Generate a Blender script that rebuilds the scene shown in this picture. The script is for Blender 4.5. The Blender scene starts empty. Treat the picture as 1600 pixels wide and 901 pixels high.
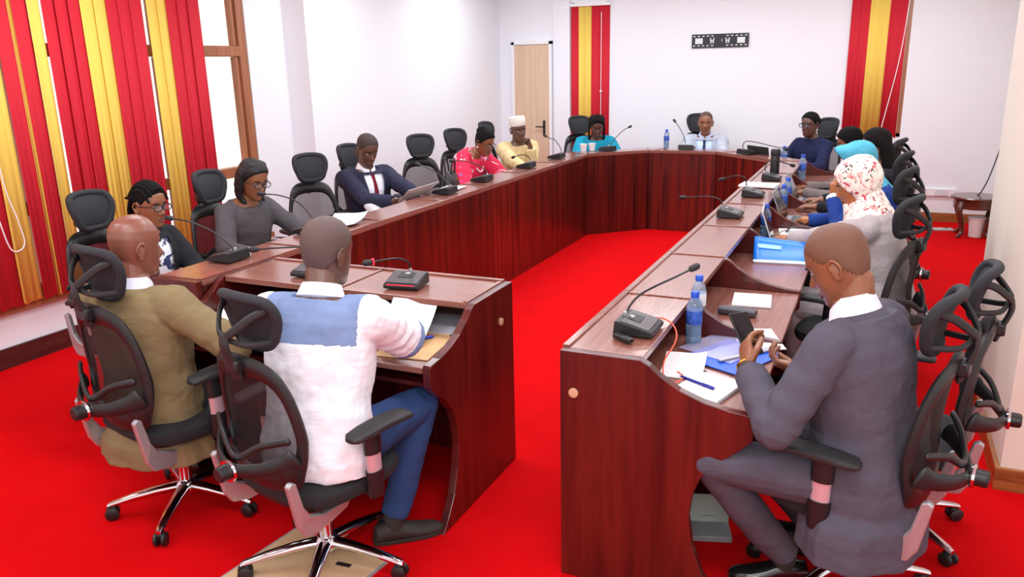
import bpy, math, random
from math import sin, cos, pi, radians as rad, sqrt, exp
from mathutils import Vector as V, Matrix, Quaternion, noise
random.seed(4)
SC = bpy.context.scene
COL = SC.collection
# ------------------------------------------------------------------ materials
def lin(c):
    return tuple((x/12.92 if x <= .04045 else ((x+.055)/1.055)**2.4) for x in [k/255 for k in c])
MATS = {}
def mat(name, rgb, rough=.6, metal=0, spec=.5, bump=0, bscale=60, var=0, vscale=8, trans=0, alpha=1, coat=0, emit=0, sheen=0, stretch=None, fold=0):
    if name in MATS: return MATS[name]
    m = bpy.data.materials.new(name); m.use_nodes = True
    nt = m.node_tree; b = nt.nodes['Principled BSDF']
    c = lin(rgb)+(1,)
    b.inputs['Base Color'].default_value = c
    b.inputs['Roughness'].default_value = rough
    b.inputs['Metallic'].default_value = metal
    b.inputs['Specular IOR Level'].default_value = spec
    if trans: b.inputs['Transmission Weight'].default_value = trans
    if alpha < 1: b.inputs['Alpha'].default_value = alpha
    if coat: b.inputs['Coat Weight'].default_value = coat; b.inputs['Coat Roughness'].default_value = .08
    if sheen: b.inputs['Sheen Weight'].default_value = sheen
    if emit:
        b.inputs['Emission Color'].default_value = c; b.inputs['Emission Strength'].default_value = emit
    if bump or var:
        tc = nt.nodes.new('ShaderNodeTexCoord'); mp = nt.nodes.new('ShaderNodeMapping')
        nt.links.new(tc.outputs['Object'], mp.inputs['Vector'])
        if stretch: mp.inputs['Scale'].default_value = stretch
    if bump:
        n = nt.nodes.new('ShaderNodeTexNoise'); n.inputs['Scale'].default_value = bscale; n.inputs['Detail'].default_value = 4
        nt.links.new(mp.outputs[0], n.inputs['Vector'])
        bp = nt.nodes.new('ShaderNodeBump'); bp.inputs['Strength'].default_value = bump; bp.inputs['Distance'].default_value = .01
        nt.links.new(n.outputs['Fac'], bp.inputs['Height']); nt.links.new(bp.outputs[0], b.inputs['Normal'])
        if fold:   # soft creases of worn cloth
            n3 = nt.nodes.new('ShaderNodeTexNoise'); n3.inputs['Scale'].default_value = 5; n3.inputs['Detail'].default_value = 3; n3.inputs['Distortion'].default_value = 1.6
            mq = nt.nodes.new('ShaderNodeMapping'); mq.inputs['Scale'].default_value = (1, 1, 1.9); mq.inputs['Rotation'].default_value = (.3, .5, .2)
            nt.links.new(tc.outputs['Object'], mq.inputs['Vector']); nt.links.new(mq.outputs[0], n3.inputs['Vector'])
            b3 = nt.nodes.new('ShaderNodeBump'); b3.inputs['Strength'].default_value = fold; b3.inputs['Distance'].default_value = .05
            nt.links.new(n3.outputs['Fac'], b3.inputs['Height']); nt.links.new(b3.outputs[0], bp.inputs['Normal'])
    if var:
        n2 = nt.nodes.new('ShaderNodeTexNoise'); n2.inputs['Scale'].default_value = vscale; n2.inputs['Detail'].default_value = 5
        nt.links.new(mp.outputs[0], n2.inputs['Vector'])
        r = nt.nodes.new('ShaderNodeValToRGB')
        r.color_ramp.elements[0].position = .3; r.color_ramp.elements[1].position = .7
        r.color_ramp.elements[0].color = tuple(x*(1-var) for x in c[:3])+(1,)
        r.color_ramp.elements[1].color = tuple(min(1, x*(1+var)) for x in c[:3])+(1,)
        nt.links.new(n2.outputs['Fac'], r.inputs['Fac']); nt.links.new(r.outputs['Color'], b.inputs['Base Color'])
    MATS[name] = m
    return m
def wood(name, dark, light, scale, rough=.3, coat=.3, randv=0):
    """streaky timber, scale = stretch of the grain along object x, y, z"""
    m = bpy.data.materials.new(name); m.use_nodes = True; nt = m.node_tree; b = nt.nodes['Principled BSDF']
    tc = nt.nodes.new('ShaderNodeTexCoord'); mp = nt.nodes.new('ShaderNodeMapping'); mp.inputs['Scale'].default_value = scale
    nt.links.new(tc.outputs['Object'], mp.inputs['Vector'])
    n = nt.nodes.new('ShaderNodeTexNoise'); n.inputs['Scale'].default_value = 1; n.inputs['Detail'].default_value = 8; n.inputs['Roughness'].default_value = .62; n.inputs['Distortion'].default_value = .6
    oi = nt.nodes.new('ShaderNodeObjectInfo')
    va = nt.nodes.new('ShaderNodeVectorMath'); va.operation = 'ADD'
    cm = nt.nodes.new('ShaderNodeCombineXYZ'); mu = nt.nodes.new('ShaderNodeMath'); mu.operation = 'MULTIPLY'; mu.inputs[1].default_value = 37
    nt.links.new(oi.outputs['Random'], mu.inputs[0])
    for k in range(3): nt.links.new(mu.outputs[0], cm.inputs[k])
    nt.links.new(mp.outputs[0], va.inputs[0]); nt.links.new(cm.outputs[0], va.inputs[1]); nt.links.new(va.outputs[0], n.inputs['Vector'])
    r = nt.nodes.new('ShaderNodeValToRGB'); e = r.color_ramp.elements
    e[0].position = .34; e[0].color = lin(dark)+(1,); e[1].position = .68; e[1].color = lin(light)+(1,)
    nt.links.new(n.outputs['Fac'], r.inputs['Fac'])
    out = r.outputs['Color']
    if randv:
        mx = nt.nodes.new('ShaderNodeMix'); mx.data_type = 'RGBA'; mx.blend_type = 'MULTIPLY'; mx.inputs[0].default_value = 1
        rr = nt.nodes.new('ShaderNodeValToRGB'); q = rr.color_ramp.elements
        q[0].color = (1-randv, 1-randv*.95, 1-randv*.8, 1); q[1].color = (1.15, 1, .95, 1)
        nt.links.new(oi.outputs['Random'], rr.inputs['Fac']); nt.links.new(out, mx.inputs[6]); nt.links.new(rr.outputs['Color'], mx.inputs[7]); out = mx.outputs[2]
    nt.links.new(out, b.inputs['Base Color'])
    b.inputs['Roughness'].default_value = rough; b.inputs['Coat Weight'].default_value = coat; b.inputs['Coat Roughness'].default_value = .15
    MATS[name] = m
    return m
def pattern(name, base, spots, scale=30, thr=.62, rough=.8):
    """cloth with scattered coloured blotches"""
    m = bpy.data.materials.new(name); m.use_nodes = True; nt = m.node_tree; b = nt.nodes['Principled BSDF']
    tc = nt.nodes.new('ShaderNodeTexCoord'); prev = None
    for i, (c, sc, t) in enumerate(spots):
        mp = nt.nodes.new('ShaderNodeMapping'); mp.inputs['Location'].default_value = (i*3.1, i*7.7, i*1.3)
        nt.links.new(tc.outputs['Object'], mp.inputs['Vector'])
        n = nt.nodes.new('ShaderNodeTexNoise'); n.inputs['Scale'].default_value = sc; n.inputs['Detail'].default_value = 2.5; n.inputs['Distortion'].default_value = 1.2
        nt.links.new(mp.outputs[0], n.inputs['Vector'])
        r = nt.nodes.new('ShaderNodeValToRGB'); r.color_ramp.elements[0].position = t; r.color_ramp.elements[1].position = t+.04
        nt.links.new(n.outputs['Fac'], r.inputs['Fac'])
        mx = nt.nodes.new('ShaderNodeMix'); mx.data_type = 'RGBA'
        nt.links.new(r.outputs['Color'], mx.inputs[0])
        if prev is None: mx.inputs[6].default_value = lin(base)+(1,)
        else: nt.links.new(prev, mx.inputs[6])
        mx.inputs[7].default_value = lin(c)+(1,); prev = mx.outputs[2]
    nt.links.new(prev, b.inputs['Base Color']); b.inputs['Roughness'].default_value = rough
    MATS[name] = m
    return m
def seethrough(name, rgb, opacity, rough=.6):
    m = bpy.data.materials.new(name); m.use_nodes = True; nt = m.node_tree; b = nt.nodes['Principled BSDF']
    b.inputs['Base Color'].default_value = lin(rgb)+(1,); b.inputs['Roughness'].default_value = rough
    t = nt.nodes.new('ShaderNodeBsdfTransparent'); mx = nt.nodes.new('ShaderNodeMixShader'); mx.inputs[0].default_value = opacity
    nt.links.new(t.outputs[0], mx.inputs[1]); nt.links.new(b.outputs[0], mx.inputs[2])
    nt.links.new(mx.outputs[0], nt.nodes['Material Output'].inputs['Surface'])
    MATS[name] = m
    return m
# ------------------------------------------------------------------ mesh helpers
class MB:
    def __init__(s): s.v = []; s.f = []; s.m = []
    def add(s, vs, fs, mi=0):
        o = len(s.v); s.v += [V(p) for p in vs]
        for f in fs: s.f.append([o+i for i in f]); s.m.append(mi)
        return s
    def box(s, c, d, R=None, mi=0, taper=1):
        x, y, z = d[0]/2, d[1]/2, d[2]/2
        p = [V((sx*x*(taper if sz > 0 else 1), sy*y*(taper if sz > 0 else 1), sz*z)) for sz in (-1, 1) for sx, sy in ((-1,-1),(1,-1),(1,1),(-1,1))]
        if R: p = [R @ q for q in p]
        return s.add([q+V(c) for q in p], [(3,2,1,0),(4,5,6,7),(0,1,5,4),(1,2,6,5),(2,3,7,6),(3,0,4,7)], mi)
    def loft(s, rings, mi=0, closed=False, cap=True):
        n = len(rings[0]); vs = [p for r in rings for p in r]; fs = []
        for i in range(len(rings)-(0 if closed else 1)):
            a, b = i*n, ((i+1) % len(rings))*n
            for j in range(n):
                k = (j+1) % n; fs.append((a+j, a+k, b+k, b+j))
        if cap and not closed:
            fs.append(tuple(range(n))[::-1]); fs.append(tuple((len(rings)-1)*n+j for j in range(n)))
        return s.add(vs, fs, mi)
    def tube(s, pts, rad_, n=10, mi=0, up=None, closed=False, rnd=True, wr=None):
        pts = [V(p) for p in pts]; N = len(pts)
        if not isinstance(rad_, (list, tuple)): rad_ = [rad_]*N
        rings = []; prev = None
        for i, p in enumerate(pts):
            if closed: t = pts[(i+1) % N]-pts[i-1]
            else: t = pts[min(i+1, N-1)]-pts[max(i-1, 0)]
            if t.length < 1e-9: t = V((0,0,1))
            t.normalize()
            if prev is None:
                u = V(up) if up else (V((0,0,1)) if abs(t.z) < .9 else V((0,1,0)))
            else: u = V(up) if up else prev
            u = u-t*u.dot(t)
            if u.length < 1e-6: u = t.orthogonal()
            u.normalize(); prev = u; w = t.cross(u)
            r = rad_[i]; a, b = r if isinstance(r, (tuple, list)) else (r, r)
            ring = []
            for j in range(n):
                th = 2*pi*j/n; k = 1
                if wr: k = 1+wr(i/(N-1), th)
                ring.append(p+u*(cos(th)*b*k)+w*(sin(th)*a*k))
            rings.append((ring, t, p, max(a, b), u, w, a, b))
        R = [r[0] for r in rings]
        if rnd and not closed:
            def endcap(rg, sg):
                ring, t, p, mx, u, w, a, b = rg
                out = []
                for k in (.45, .8, .97):
                    q = sqrt(1-k*k); out.append([p+t*(sg*k*min(a, b))+u*(cos(2*pi*j/n)*b*q)+w*(sin(2*pi*j/n)*a*q) for j in range(n)])
                return out
            R = endcap(rings[0], -1)[::-1]+R+endcap(rings[-1], 1)
        return s.loft(R, mi, closed)
    def prism(s, poly, d, f=lambda a, b, c: (a, b, c), mi=0):
        """poly in (a, b), extruded c from d[0] to d[1]"""
        n = len(poly)
        vs = [f(a, b, d[0]) for a, b in poly]+[f(a, b, d[1]) for a, b in poly]
        fs = [tuple(range(n))[::-1], tuple(range(n, 2*n))]+[(i, (i+1) % n, n+(i+1) % n, n+i) for i in range(n)]
        return s.add(vs, fs, mi)
    def lathe(s, prof, c=(0,0,0), n=20, R=None, mi=0):
        rings = []
        for r, z in prof:
            ring = [V((r*cos(2*pi*j/n), r*sin(2*pi*j/n), z)) for j in range(n)]
            if R: ring = [R @ p for p in ring]
            rings.append([p+V(c) for p in ring])
        return s.loft(rings, mi)
    def ball(s, c, r, R=None, n=14, mi=0):
        rx, ry, rz = r if isinstance(r, (tuple, list)) else (r, r, r); rings = []
        for i in range(1, n):
            t = pi*i/n
            ring = [V((rx*sin(t)*cos(2*pi*j/n), ry*sin(t)*sin(2*pi*j/n), -rz*cos(t))) for j in range(n)]
            if R: ring = [R @ p for p in ring]
            rings.append([p+V(c) for p in ring])
        return s.loft(rings, mi)
    def mesh(s, name):
        me = bpy.data.meshes.new(name); me.from_pydata([tuple(p) for p in s.v], [], s.f); me.update()
        return me
    def build(s, name, m, parent=None, smooth=True, bevel=0, recalc=True, loc=None, rz=None, sub=0):
        me = s.mesh(name)
        ms = m if isinstance(m, (list, tuple)) else [m]
        for q in ms: me.materials.append(q)
        if len(ms) > 1: me.polygons.foreach_set('material_index', s.m)
        if recalc:
            import bmesh
            bm = bmesh.new(); bm.from_mesh(me); bmesh.ops.recalc_face_normals(bm, faces=bm.faces); bm.to_mesh(me); bm.free()
        if smooth:
            me.polygons.foreach_set('use_smooth', [True]*len(me.polygons))
            try: me.set_sharp_from_angle(angle=rad(40))
            except Exception: pass
        o = bpy.data.objects.new(name, me); COL.objects.link(o)
        if parent: o.parent = parent
        if loc is not None: o.location = loc
        if rz is not None: o.rotation_euler = (0, 0, rz)
        if bevel:
            b = o.modifiers.new('b', 'BEVEL'); b.width = bevel; b.segments = 2; b.limit_method = 'ANGLE'; b.angle_limit = rad(40)
        if sub:
            b = o.modifiers.new('s', 'SUBSURF'); b.levels = sub; b.render_levels = sub
        return o
def fuse(mb, name, m, parent, vox=.006, smooth=3, disp=0, dscale=.12, index=None, sfac=.5, post=None):
    """melt the overlapping lofts of mb into one continuous skin"""
    me = mb.mesh(name)
    o = bpy.data.objects.new(name, me); COL.objects.link(o)
    r = o.modifiers.new('r', 'REMESH'); r.mode = 'VOXEL'; r.voxel_size = vox; r.use_smooth_shade = True
    if smooth:
        k = o.modifiers.new('k', 'SMOOTH'); k.factor = sfac; k.iterations = smooth
    if disp:
        t = bpy.data.textures.new(name, 'CLOUDS'); t.noise_scale = dscale; t.noise_depth = 2
        d = o.modifiers.new('d', 'DISPLACE'); d.texture = t; d.strength = disp; d.mid_level = .5; d.texture_coords = 'LOCAL'
    dg = bpy.context.evaluated_depsgraph_get()
    new = bpy.data.meshes.new_from_object(o.evaluated_get(dg))
    o.modifiers.clear(); o.data = new
    new.materials.clear()
    for q in (m if isinstance(m, (list, tuple)) else [m]): new.materials.append(q)
    if post: post(new)
    if index:
        idx = []
        for p in new.polygons: idx.append(index(p.center, p.normal))
        new.polygons.foreach_set('material_index', idx)
    new.polygons.foreach_set('use_smooth', [True]*len(new.polygons)); new.update()
    if parent: o.parent = parent
    return o
def thing(name, label, cat, loc=(0,0,0), rz=0, group=None):
    o = bpy.data.objects.new(name, None); COL.objects.link(o); o.empty_display_size = .1
    o.location = loc; o.rotation_euler = (0, 0, rz); tag(o, label, cat, group)
    return o
def tag(o, label, cat, group=None):
    o['label'] = label; o['category'] = cat
    if group: o['group'] = group
    return o
def struct(o): o['kind'] = 'structure'; return o
def dup(root, label, loc, rz, group=None, scale=None):
    def cp(o, p):
        c = o.copy(); COL.objects.link(c)
        if p: c.parent = p
        for ch in o.children: cp(ch, c)
        return c
    r = cp(root, None); r.location = loc; r.rotation_euler = (0, 0, rz); r['label'] = label
    if group: r['group'] = group
    if scale: r.scale = scale
    return r
def lerp(a, b, t): return a+(b-a)*t
def interp(tab, x):
    if x <= tab[0][0]: return tab[0][1:]
    for a, b in zip(tab, tab[1:]):
        if x <= b[0]:
            t = (x-a[0])/(b[0]-a[0]); return tuple(lerp(p, q, t) for p, q in zip(a[1:], b[1:]))
    return tab[-1][1:]
def curve(pts, n=12):
    """Catmull-Rom through pts"""
    P = [V(p) for p in pts]; P = [2*P[0]-P[1]]+P+[2*P[-1]-P[-2]]; out = []
    for i in range(1, len(P)-2):
        for k in range(n):
            t = k/n; a, b, c, d = P[i-1:i+3]
            out.append(.5*((2*b)+(c-a)*t+(2*a-5*b+4*c-d)*t*t+(3*b-a-3*c+d)*t**3))
    out.append(P[-2]); return out
# ------------------------------------------------------------------ palette
M_wall = mat('wall_paint', (236, 238, 244), .75, bump=.02, bscale=200)
M_wallw = mat('wall_paint_warm', (228, 216, 204), .75, bump=.02, bscale=200)
M_ceil = mat('ceiling_paint', (240, 240, 240), .8)
M_carpet = mat('red_carpet', (214, 2, 10), .95, spec=.08, bump=.5, bscale=900, var=.05, vscale=5)
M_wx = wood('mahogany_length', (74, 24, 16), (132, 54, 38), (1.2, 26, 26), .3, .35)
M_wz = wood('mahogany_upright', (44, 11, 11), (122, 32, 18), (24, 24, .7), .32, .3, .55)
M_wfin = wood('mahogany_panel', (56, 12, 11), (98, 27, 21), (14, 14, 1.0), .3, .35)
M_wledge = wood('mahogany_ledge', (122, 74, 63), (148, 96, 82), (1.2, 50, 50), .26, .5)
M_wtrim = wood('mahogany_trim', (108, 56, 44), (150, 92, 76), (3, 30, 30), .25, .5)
M_frame = wood('window_timber', (140, 84, 52), (176, 112, 74), (20, 20, 1.5), .4, .2)
M_skirt = wood('skirting_timber', (116, 62, 26), (164, 100, 48), (2, 2, 30), .4, .2)
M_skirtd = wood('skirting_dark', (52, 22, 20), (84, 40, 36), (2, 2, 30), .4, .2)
M_door = wood('door_veneer', (206, 176, 148), (222, 194, 166), (20, 20, 1), .5, .05)
M_tbl = wood('side_table_timber', (66, 34, 24), (104, 62, 46), (4, 20, 20), .25, .5)
M_blk = mat('black_plastic', (26, 26, 28), .42, bump=.05, bscale=300)
M_blk2 = mat('black_plastic_soft', (34, 34, 36), .6)
M_fab = mat('black_fabric', (27, 27, 30), .85, bump=.25, bscale=500)
M_hfab = mat('headrest_fabric', (34, 36, 42), .8, bump=.2, bscale=500)
M_mesh = seethrough('chair_mesh', (24, 24, 27), .68)
M_chrome = mat('chrome', (215, 215, 220), .12, 1)
M_silver = mat('silver_paint', (176, 176, 180), .35, .6)
M_band = mat('armrest_band', (206, 176, 184), .35, .35)
M_paper = mat('paper', (240, 240, 242), .7, var=.03, vscale=30)
M_paperg = mat('printed_paper', (205, 208, 218), .7, var=.1, vscale=90)
M_enve = mat('manila', (214, 174, 124), .7, var=.05, vscale=20)
M_blue = mat('blue_folder', (24, 92, 222), .35, var=.06, vscale=4)
M_cyanf = mat('blue_brochure', (18, 120, 232), .35, var=.08, vscale=5)
M_white = mat('white_plastic', (238, 238, 240), .4)
M_grey = mat('grey_plastic', (150, 150, 154), .45)
M_scr = mat('dark_glass', (22, 24, 28), .12)
M_bottle = mat('bottle_plastic', (200, 226, 248), .08, trans=.8)
M_cap = mat('bottle_cap', (22, 78, 196), .35)
M_lab = mat('bottle_label', (52, 88, 176), .5, var=.5, vscale=60)
M_labw = mat('bottle_label_white', (226, 232, 242), .5)
M_orange = mat('orange_cable', (232, 92, 60), .5)
M_red = mat('blind_red', (204, 24, 46), .8, bump=.15, bscale=40, stretch=(20, 20, 1), var=.06, vscale=30)
M_yel = mat('blind_yellow', (240, 206, 92), .8, bump=.15, bscale=40, stretch=(20, 20, 1), var=.05, vscale=30)
M_brass = mat('gold_metal', (200, 160, 80), .3, 1)
M_eye = mat('eye_white', (150, 136, 126), .25)
M_iris = mat('iris', (30, 18, 12), .2)
M_lens = seethrough('spectacle_lens', (190, 200, 210), .12, .05)
# ------------------------------------------------------------------ camera
cam = bpy.data.objects.new('camera', bpy.data.cameras.new('camera')); COL.objects.link(cam)
cam.data.sensor_width = 36; cam.data.lens = 1249/1600*36; cam.data.clip_start = .05
cam.location = (0, 0, 1.8)
_f = V((-.40172382, .87518214, -.26958154)); _r = V((.91109459, .41164652, -.02130232)); _d = V((.09232889, -.25417193, -.96274192))
cam.matrix_world = Matrix(((_r.x, -_d.x, -_f.x, 0), (_r.y, -_d.y, -_f.y, 0), (_r.z, -_d.z, -_f.z, 1.8), (0, 0, 0, 1)))
SC.camera = cam
# ------------------------------------------------------------------ room shell
XL, XS, YB, XP, XR, HC = -4.95, -4.70, 10.03, .60, 1.20, 2.95
def wall(name, boxes, m, kind=True):
    mb = MB()
    for a, b in boxes:
        c = [(p+q)/2 for p, q in zip(a, b)]; d = [abs(q-p) for p, q in zip(a, b)]; mb.box(c, d)
    return struct(mb.build(name, m, smooth=False))
wall('floor', [((-5.3, -1.5, -.1), (2.6, YB+.2, 0))], M_carpet)
wall('ceiling', [((-5.3, -1.5, HC), (2.6, YB+.2, HC+.1))], M_ceil)
wall('wall_left', [((XL-.2, -1.5, 0), (XL, 1.5, HC)), ((XL-.2, 1.5, 0), (XL, 5.52, .36)), ((XL-.2, 1.5, 2.62), (XL, 5.52, HC)), ((XL-.2, 5.52, 0), (XL, 6.0, HC)), ((XL-.2, 6.0, 0), (XS, YB, HC))], M_wall)
# back wall with the two window openings
wall('wall_back', [((XS-.3, YB, 0), (-3.69, YB+.2, HC)), ((-3.69, YB, 0), (-3.19, YB+.2, .45)), ((-3.69, YB, 2.53), (-3.19, YB+.2, HC)), ((-3.19, YB, 0), (-.41, YB+.2, HC)),
     ((-.41, YB, 0), (.20, YB+.2, .93)), ((-.41, YB, 2.6), (.20, YB+.2, HC)), ((.20, YB, 0), (XR+.2, YB+.2, HC)), ((-3.92, YB-.05, 0), (-3.70, YB, HC))], M_wall)
wall('wall_right', [((XP, 3.66, 0), (2.6, 5.1, HC)), ((XR, 5.1, 0), (XR+.3, YB, HC))], M_wallw)
wall('baseboard_left', [((XL, -1.5, 0), (XL+.02, 6.0, .13)), ((XL, 5.98, 0), (XS, 5.985, .13)), ((XS, 6.0, 0), (XS+.02, YB, .13))], M_skirtd)
wall('baseboard_right', [((XP-.02, 3.64, 0), (XP, 5.12, .1)), ((XP, 3.64, 0), (2.6, 3.66, .1)), ((XR-.02, 5.12, 0), (XR, YB, .1))], M_skirt)
wall('baseboard_back', [((-3.45, YB-.02, 0), (XR-.02, YB, .1))], M_skirt)
wall('trim_1', [((XL-.1, 1.5, .355), (XL+.06, 5.55, .40))], M_frame)
# pinkish glow wall outside
# left window
w1 = struct(thing('window_1', 'timber framed window behind the red and yellow blind', 'window', (XL, 3.5, .4)))
del w1['category']
mb = MB()
for y in (1.5, 2.45, 3.42, 4.39, 5.46): mb.box((-.03, y+(.03 if y < 5 else 0)-3.5, 1.11), (.08, .085, 2.22))
for z in (.03, .57, 1.555, 2.19): mb.box((-.03, 0, z), (.07, 4.0, .085))
mb.build('window_frame', M_frame, w1, bevel=.006)
mb = MB()
for i, y in enumerate((1.95, 2.92, 3.9, 4.93)):
    for z0, z1 in ((.075, .525), (.615, 1.51), (1.6, 2.15)):
        for yy in (y-.40, y+.42): mb.box((-.03, yy+.03-3.5, (z0+z1)/2), (.05, .03, z1-z0))
mb.build('sash', M_frame, w1)
M_pane = mat('window_glass', (255, 246, 240), .02, trans=1, spec=.3); M_pane.node_tree.nodes['Principled BSDF'].inputs['IOR'].default_value = 1.01
for y0, y1 in ((1.55, 2.44), (2.49, 3.41), (3.46, 4.38), (4.44, 5.42)):
    o = MB().box((-.05, (y0+y1)/2-3.5, 1.11), (.006, y1-y0, 2.15)).build('pane', M_pane, w1, smooth=False)
for n, x0, x1, z0, z1 in (('window_2', -3.69, -3.19, .45, 2.53), ('window_3', -.41, .20, .93, 2.6)):
    w = struct(thing(n, 'narrow back wall window behind a blind', 'window', ((x0+x1)/2, YB+.1, z0))); del w['category']
    mb = MB(); hw = (x1-x0)/2; h = z1-z0
    for s in (-1, 1): mb.box((s*(hw-.02), 0, h/2), (.04, .2, h))
    for z in (.02, h-.02): mb.box((0, 0, z), (2*hw, .2, .04))
    mb.build('window_frame', M_frame if n == 'window_3' else M_white, w)
    MB().box((0, .05, h/2), (2*hw-.06, .006, h-.06)).build('pane', M_pane, w, smooth=False)
# door
d = struct(thing('door_1', 'pale veneered door', 'door', (-4.235, YB, 0))); del d['category']
mb = MB()
for s in (-1, 1): mb.box((s*.265, -.02, 1.04), (.04, .05, 2.08))
mb.box((0, -.02, 2.07), (.57, .05, .05)); mb.build('door_frame', M_white, d)
MB().box((0, -.015, 1.02), (.49, .035, 2.04)).build('door_leaf', M_door, d)
MB().box((.17, -.04, .98), (.03, .012, .2)).tube([(.17, -.045, 1.0), (.17, -.08, 1.0), (.07, -.085, 1.0)], .008).build('door_handle', M_blk, d)
# ------------------------------------------------------------------ blinds
def blind(label, loc, rz, slats, z0, z1, tilt):
    t = thing('vertical_blind', label, 'blind', loc, rz)
    w = slats[-1][1]
    MB().box((w/2, .0, z1+.02), (w+.04, .05, .04)).build('headrail', M_white, t, bevel=.005)
    for a, b, c in slats:
        n = max(1, round((b-a)/.105)); p = (b-a)/n
        for i in range(n):
            R = Matrix.Rotation(tilt+random.uniform(-.08, .08), 3, 'Z'); mb = MB(); sw = p*1.16
            xs = [(-.5+k/6)*sw for k in range(7)]
            vs = []
            for k, x in enumerate(xs):
                bow = .006*(1-(2*x/sw)**2)
                for z in (z0+random.uniform(-.01, .01), z1): vs.append(R @ V((x, bow, 0))+V((a+p*(i+.5), 0, z)))
            mb.add(vs, [(2*k, 2*k+2, 2*k+3, 2*k+1) for k in range(6)])
            o = mb.build('slat', M_red if c == 'r' else M_yel, t, recalc=False)
            s = o.modifiers.new('s', 'SOLIDIFY'); s.thickness = .0015
    return t
R_, Y_ = 'r', 'y'
tb = blind('wide red and yellow striped vertical blind over the left window', (XL+.1, 1.6, 0), pi/2,
      [(0, .32, R_), (.32, .53, Y_), (.53, .95, R_), (.95, 1.16, Y_), (1.16, 1.40, R_), (1.40, 1.55, R_), (1.55, 1.665, Y_), (1.69, 1.785, R_), (1.785, 1.81, Y_), (1.81, 1.91, R_), (1.915, 1.99, Y_), (2.01, 2.29, R_), (2.29, 2.49, Y_), (2.49, 2.78, R_), (2.83, 3.01, Y_), (3.01, 3.32, R_)], .40, 2.66, .10)
mb = MB().tube(curve([(1.52, -.03, 2.6), (1.53, -.03, 1.3), (1.58, -.03, .95), (1.60, -.03, .80), (1.56, -.03, .75), (1.50, -.03, .78), (1.46, -.03, 1.0)], 6), .004, 6)
mb.build('pull_cord', M_white, tb)
tb = blind('narrow red and yellow vertical blind beside the pale door', (-3.68, YB-.02, 0), 0, [(0, .10, R_), (.10, .27, Y_), (.27, .375, R_), (.385, .49, R_)], .5, 2.48, .12)
mb = MB().tube([(.40, -.03, 2.4), (.40, -.03, .8)], .004, 6).ball((.40, -.03, 1.45), .015); mb.build('pull_cord', M_white, tb)
tb = blind('narrow red and yellow vertical blind right of the wall bracket', (-.40, YB-.02, 0), 0, [(0, .10, R_), (.10, .19, R_), (.19, .385, Y_), (.385, .47, R_), (.47, .55, R_)], .93, 2.62, .12)
mb = MB().tube(curve([(.57, -.03, 2.6), (.52, -.035, 1.8), (.40, -.04, 1.0)], 6), .005, 6); mb.build('pull_cord', M_white, tb)
# ------------------------------------------------------------------ TV bracket on the back wall
t = thing('wall_bracket', 'black punched metal television bracket screwed to the back wall', 'bracket', (-1.825, YB-.012, 2.02))
mb = MB().box((0, 0, 0), (.66, .02, .155)); mb.build('plate', mat('bracket_black', (34, 36, 44), .5), t, bevel=.003)
MH = mat('wall_seen_through_hole', (222, 228, 230), .7)
for s in (-1, 1):
    pts = [(s*.245+.052*sx*(1 if abs(sx) < 1 else .85), .034*sy) for sx, sy in ((-1,-.8),(-.8,-1),(-.3,-.9),(0,-1),(.3,-.9),(.8,-1),(1,-.8),(1,.8),(.8,1),(.3,.9),(0,1),(-.3,.9),(-.8,1),(-1,.8))]
    MB().prism(pts, (-.0115, -.0105), lambda a, b, c: (a, c, b)).build('cut_out', MH, t, smooth=False)
    mb = MB()
    for sx in (-1, 1): mb.box((s*.09+sx*.016, -.011, 0), (.013, .002, .062), Matrix.Rotation(sx*.12, 3, 'Y'))
    mb.box((s*.09, -.011, 0), (.03, .002, .016)).build('slot', MH, t, smooth=False)
    for k in range(5):
        for z in (-.054, .054): MB().box((s*(.30-k*.053), -.011, z), (.024, .002, .011)).build('punched_hole', MH, t, smooth=False)
MB().box((.025, -.011, .002), (.006, .002, .03)).build('slit', MH, t, smooth=False)
# socket trunking, wall cable
t = thing('socket_strip', 'white plug socket trunking low on the back wall near the side table', 'socket', (.58, YB, .33))
MB().box((0, -.015, 0), (.48, .03, .085)).build('trunking', M_white, t, bevel=.004)
for x in (-.12, .1): MB().box((x, -.033, 0), (.13, .008, .07)).build('socket_plate', mat('socket_grey', (214, 216, 222), .5), t, bevel=.003)
tag(MB().tube(curve([(1.185, 9.85, 1.38), (1.175, 9.75, 1.12), (1.15, 9.6, .95), (1.06, 9.45, .60), (.99, 9.33, .45), (.96, 9.30, .422)], 8), .007, 6).build('wall_cable', M_blk2), 'black cable running down the wall corner to the round side table', 'cable')
# round side table
t = thing('side_table', 'dark wooden round side table with curved legs in the far right corner', 'table', (.955, 9.28, 0))
prof = [(0, .392), (.225, .392), (.238, .398), (.24, .408), (.232, .418), (0, .420)]
MB().lathe(prof, n=36).build('table_top', M_tbl, t)
MB().lathe([(.205, .30), (.21, .392), (.19, .392), (.185, .30)], n=32).build('apron', M_tbl, t)
for k in range(4):
    a = k*pi/2+pi/4; c, s_ = cos(a), sin(a)
    pts = curve([(c*.19, s_*.19, .36), (c*.215, s_*.215, .27), (c*.16, s_*.16, .14), (c*.15, s_*.15, .06), (c*.20, s_*.20, .015)], 5)
    MB().tube(pts, [lerp(.032, .016, i/(len(pts)-1)) for i in range(len(pts)-1)]+[.02], 10).build('leg', M_tbl, t)
t = thing('waste_bin', 'small white bin under the round side table', 'bin', (.98, 9.25, 0))
MB().lathe([(0, .004), (.06, .004), (.075, .19), (.08, .19), (.08, .2), (.07, .2), (.055, .02), (0, .02)]).build('bin_body', M_white, t)
MB().lathe([(.078, .192), (.085, .195), (.085, .205), (.078, .206)]).build('rim', M_white, t)
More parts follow.
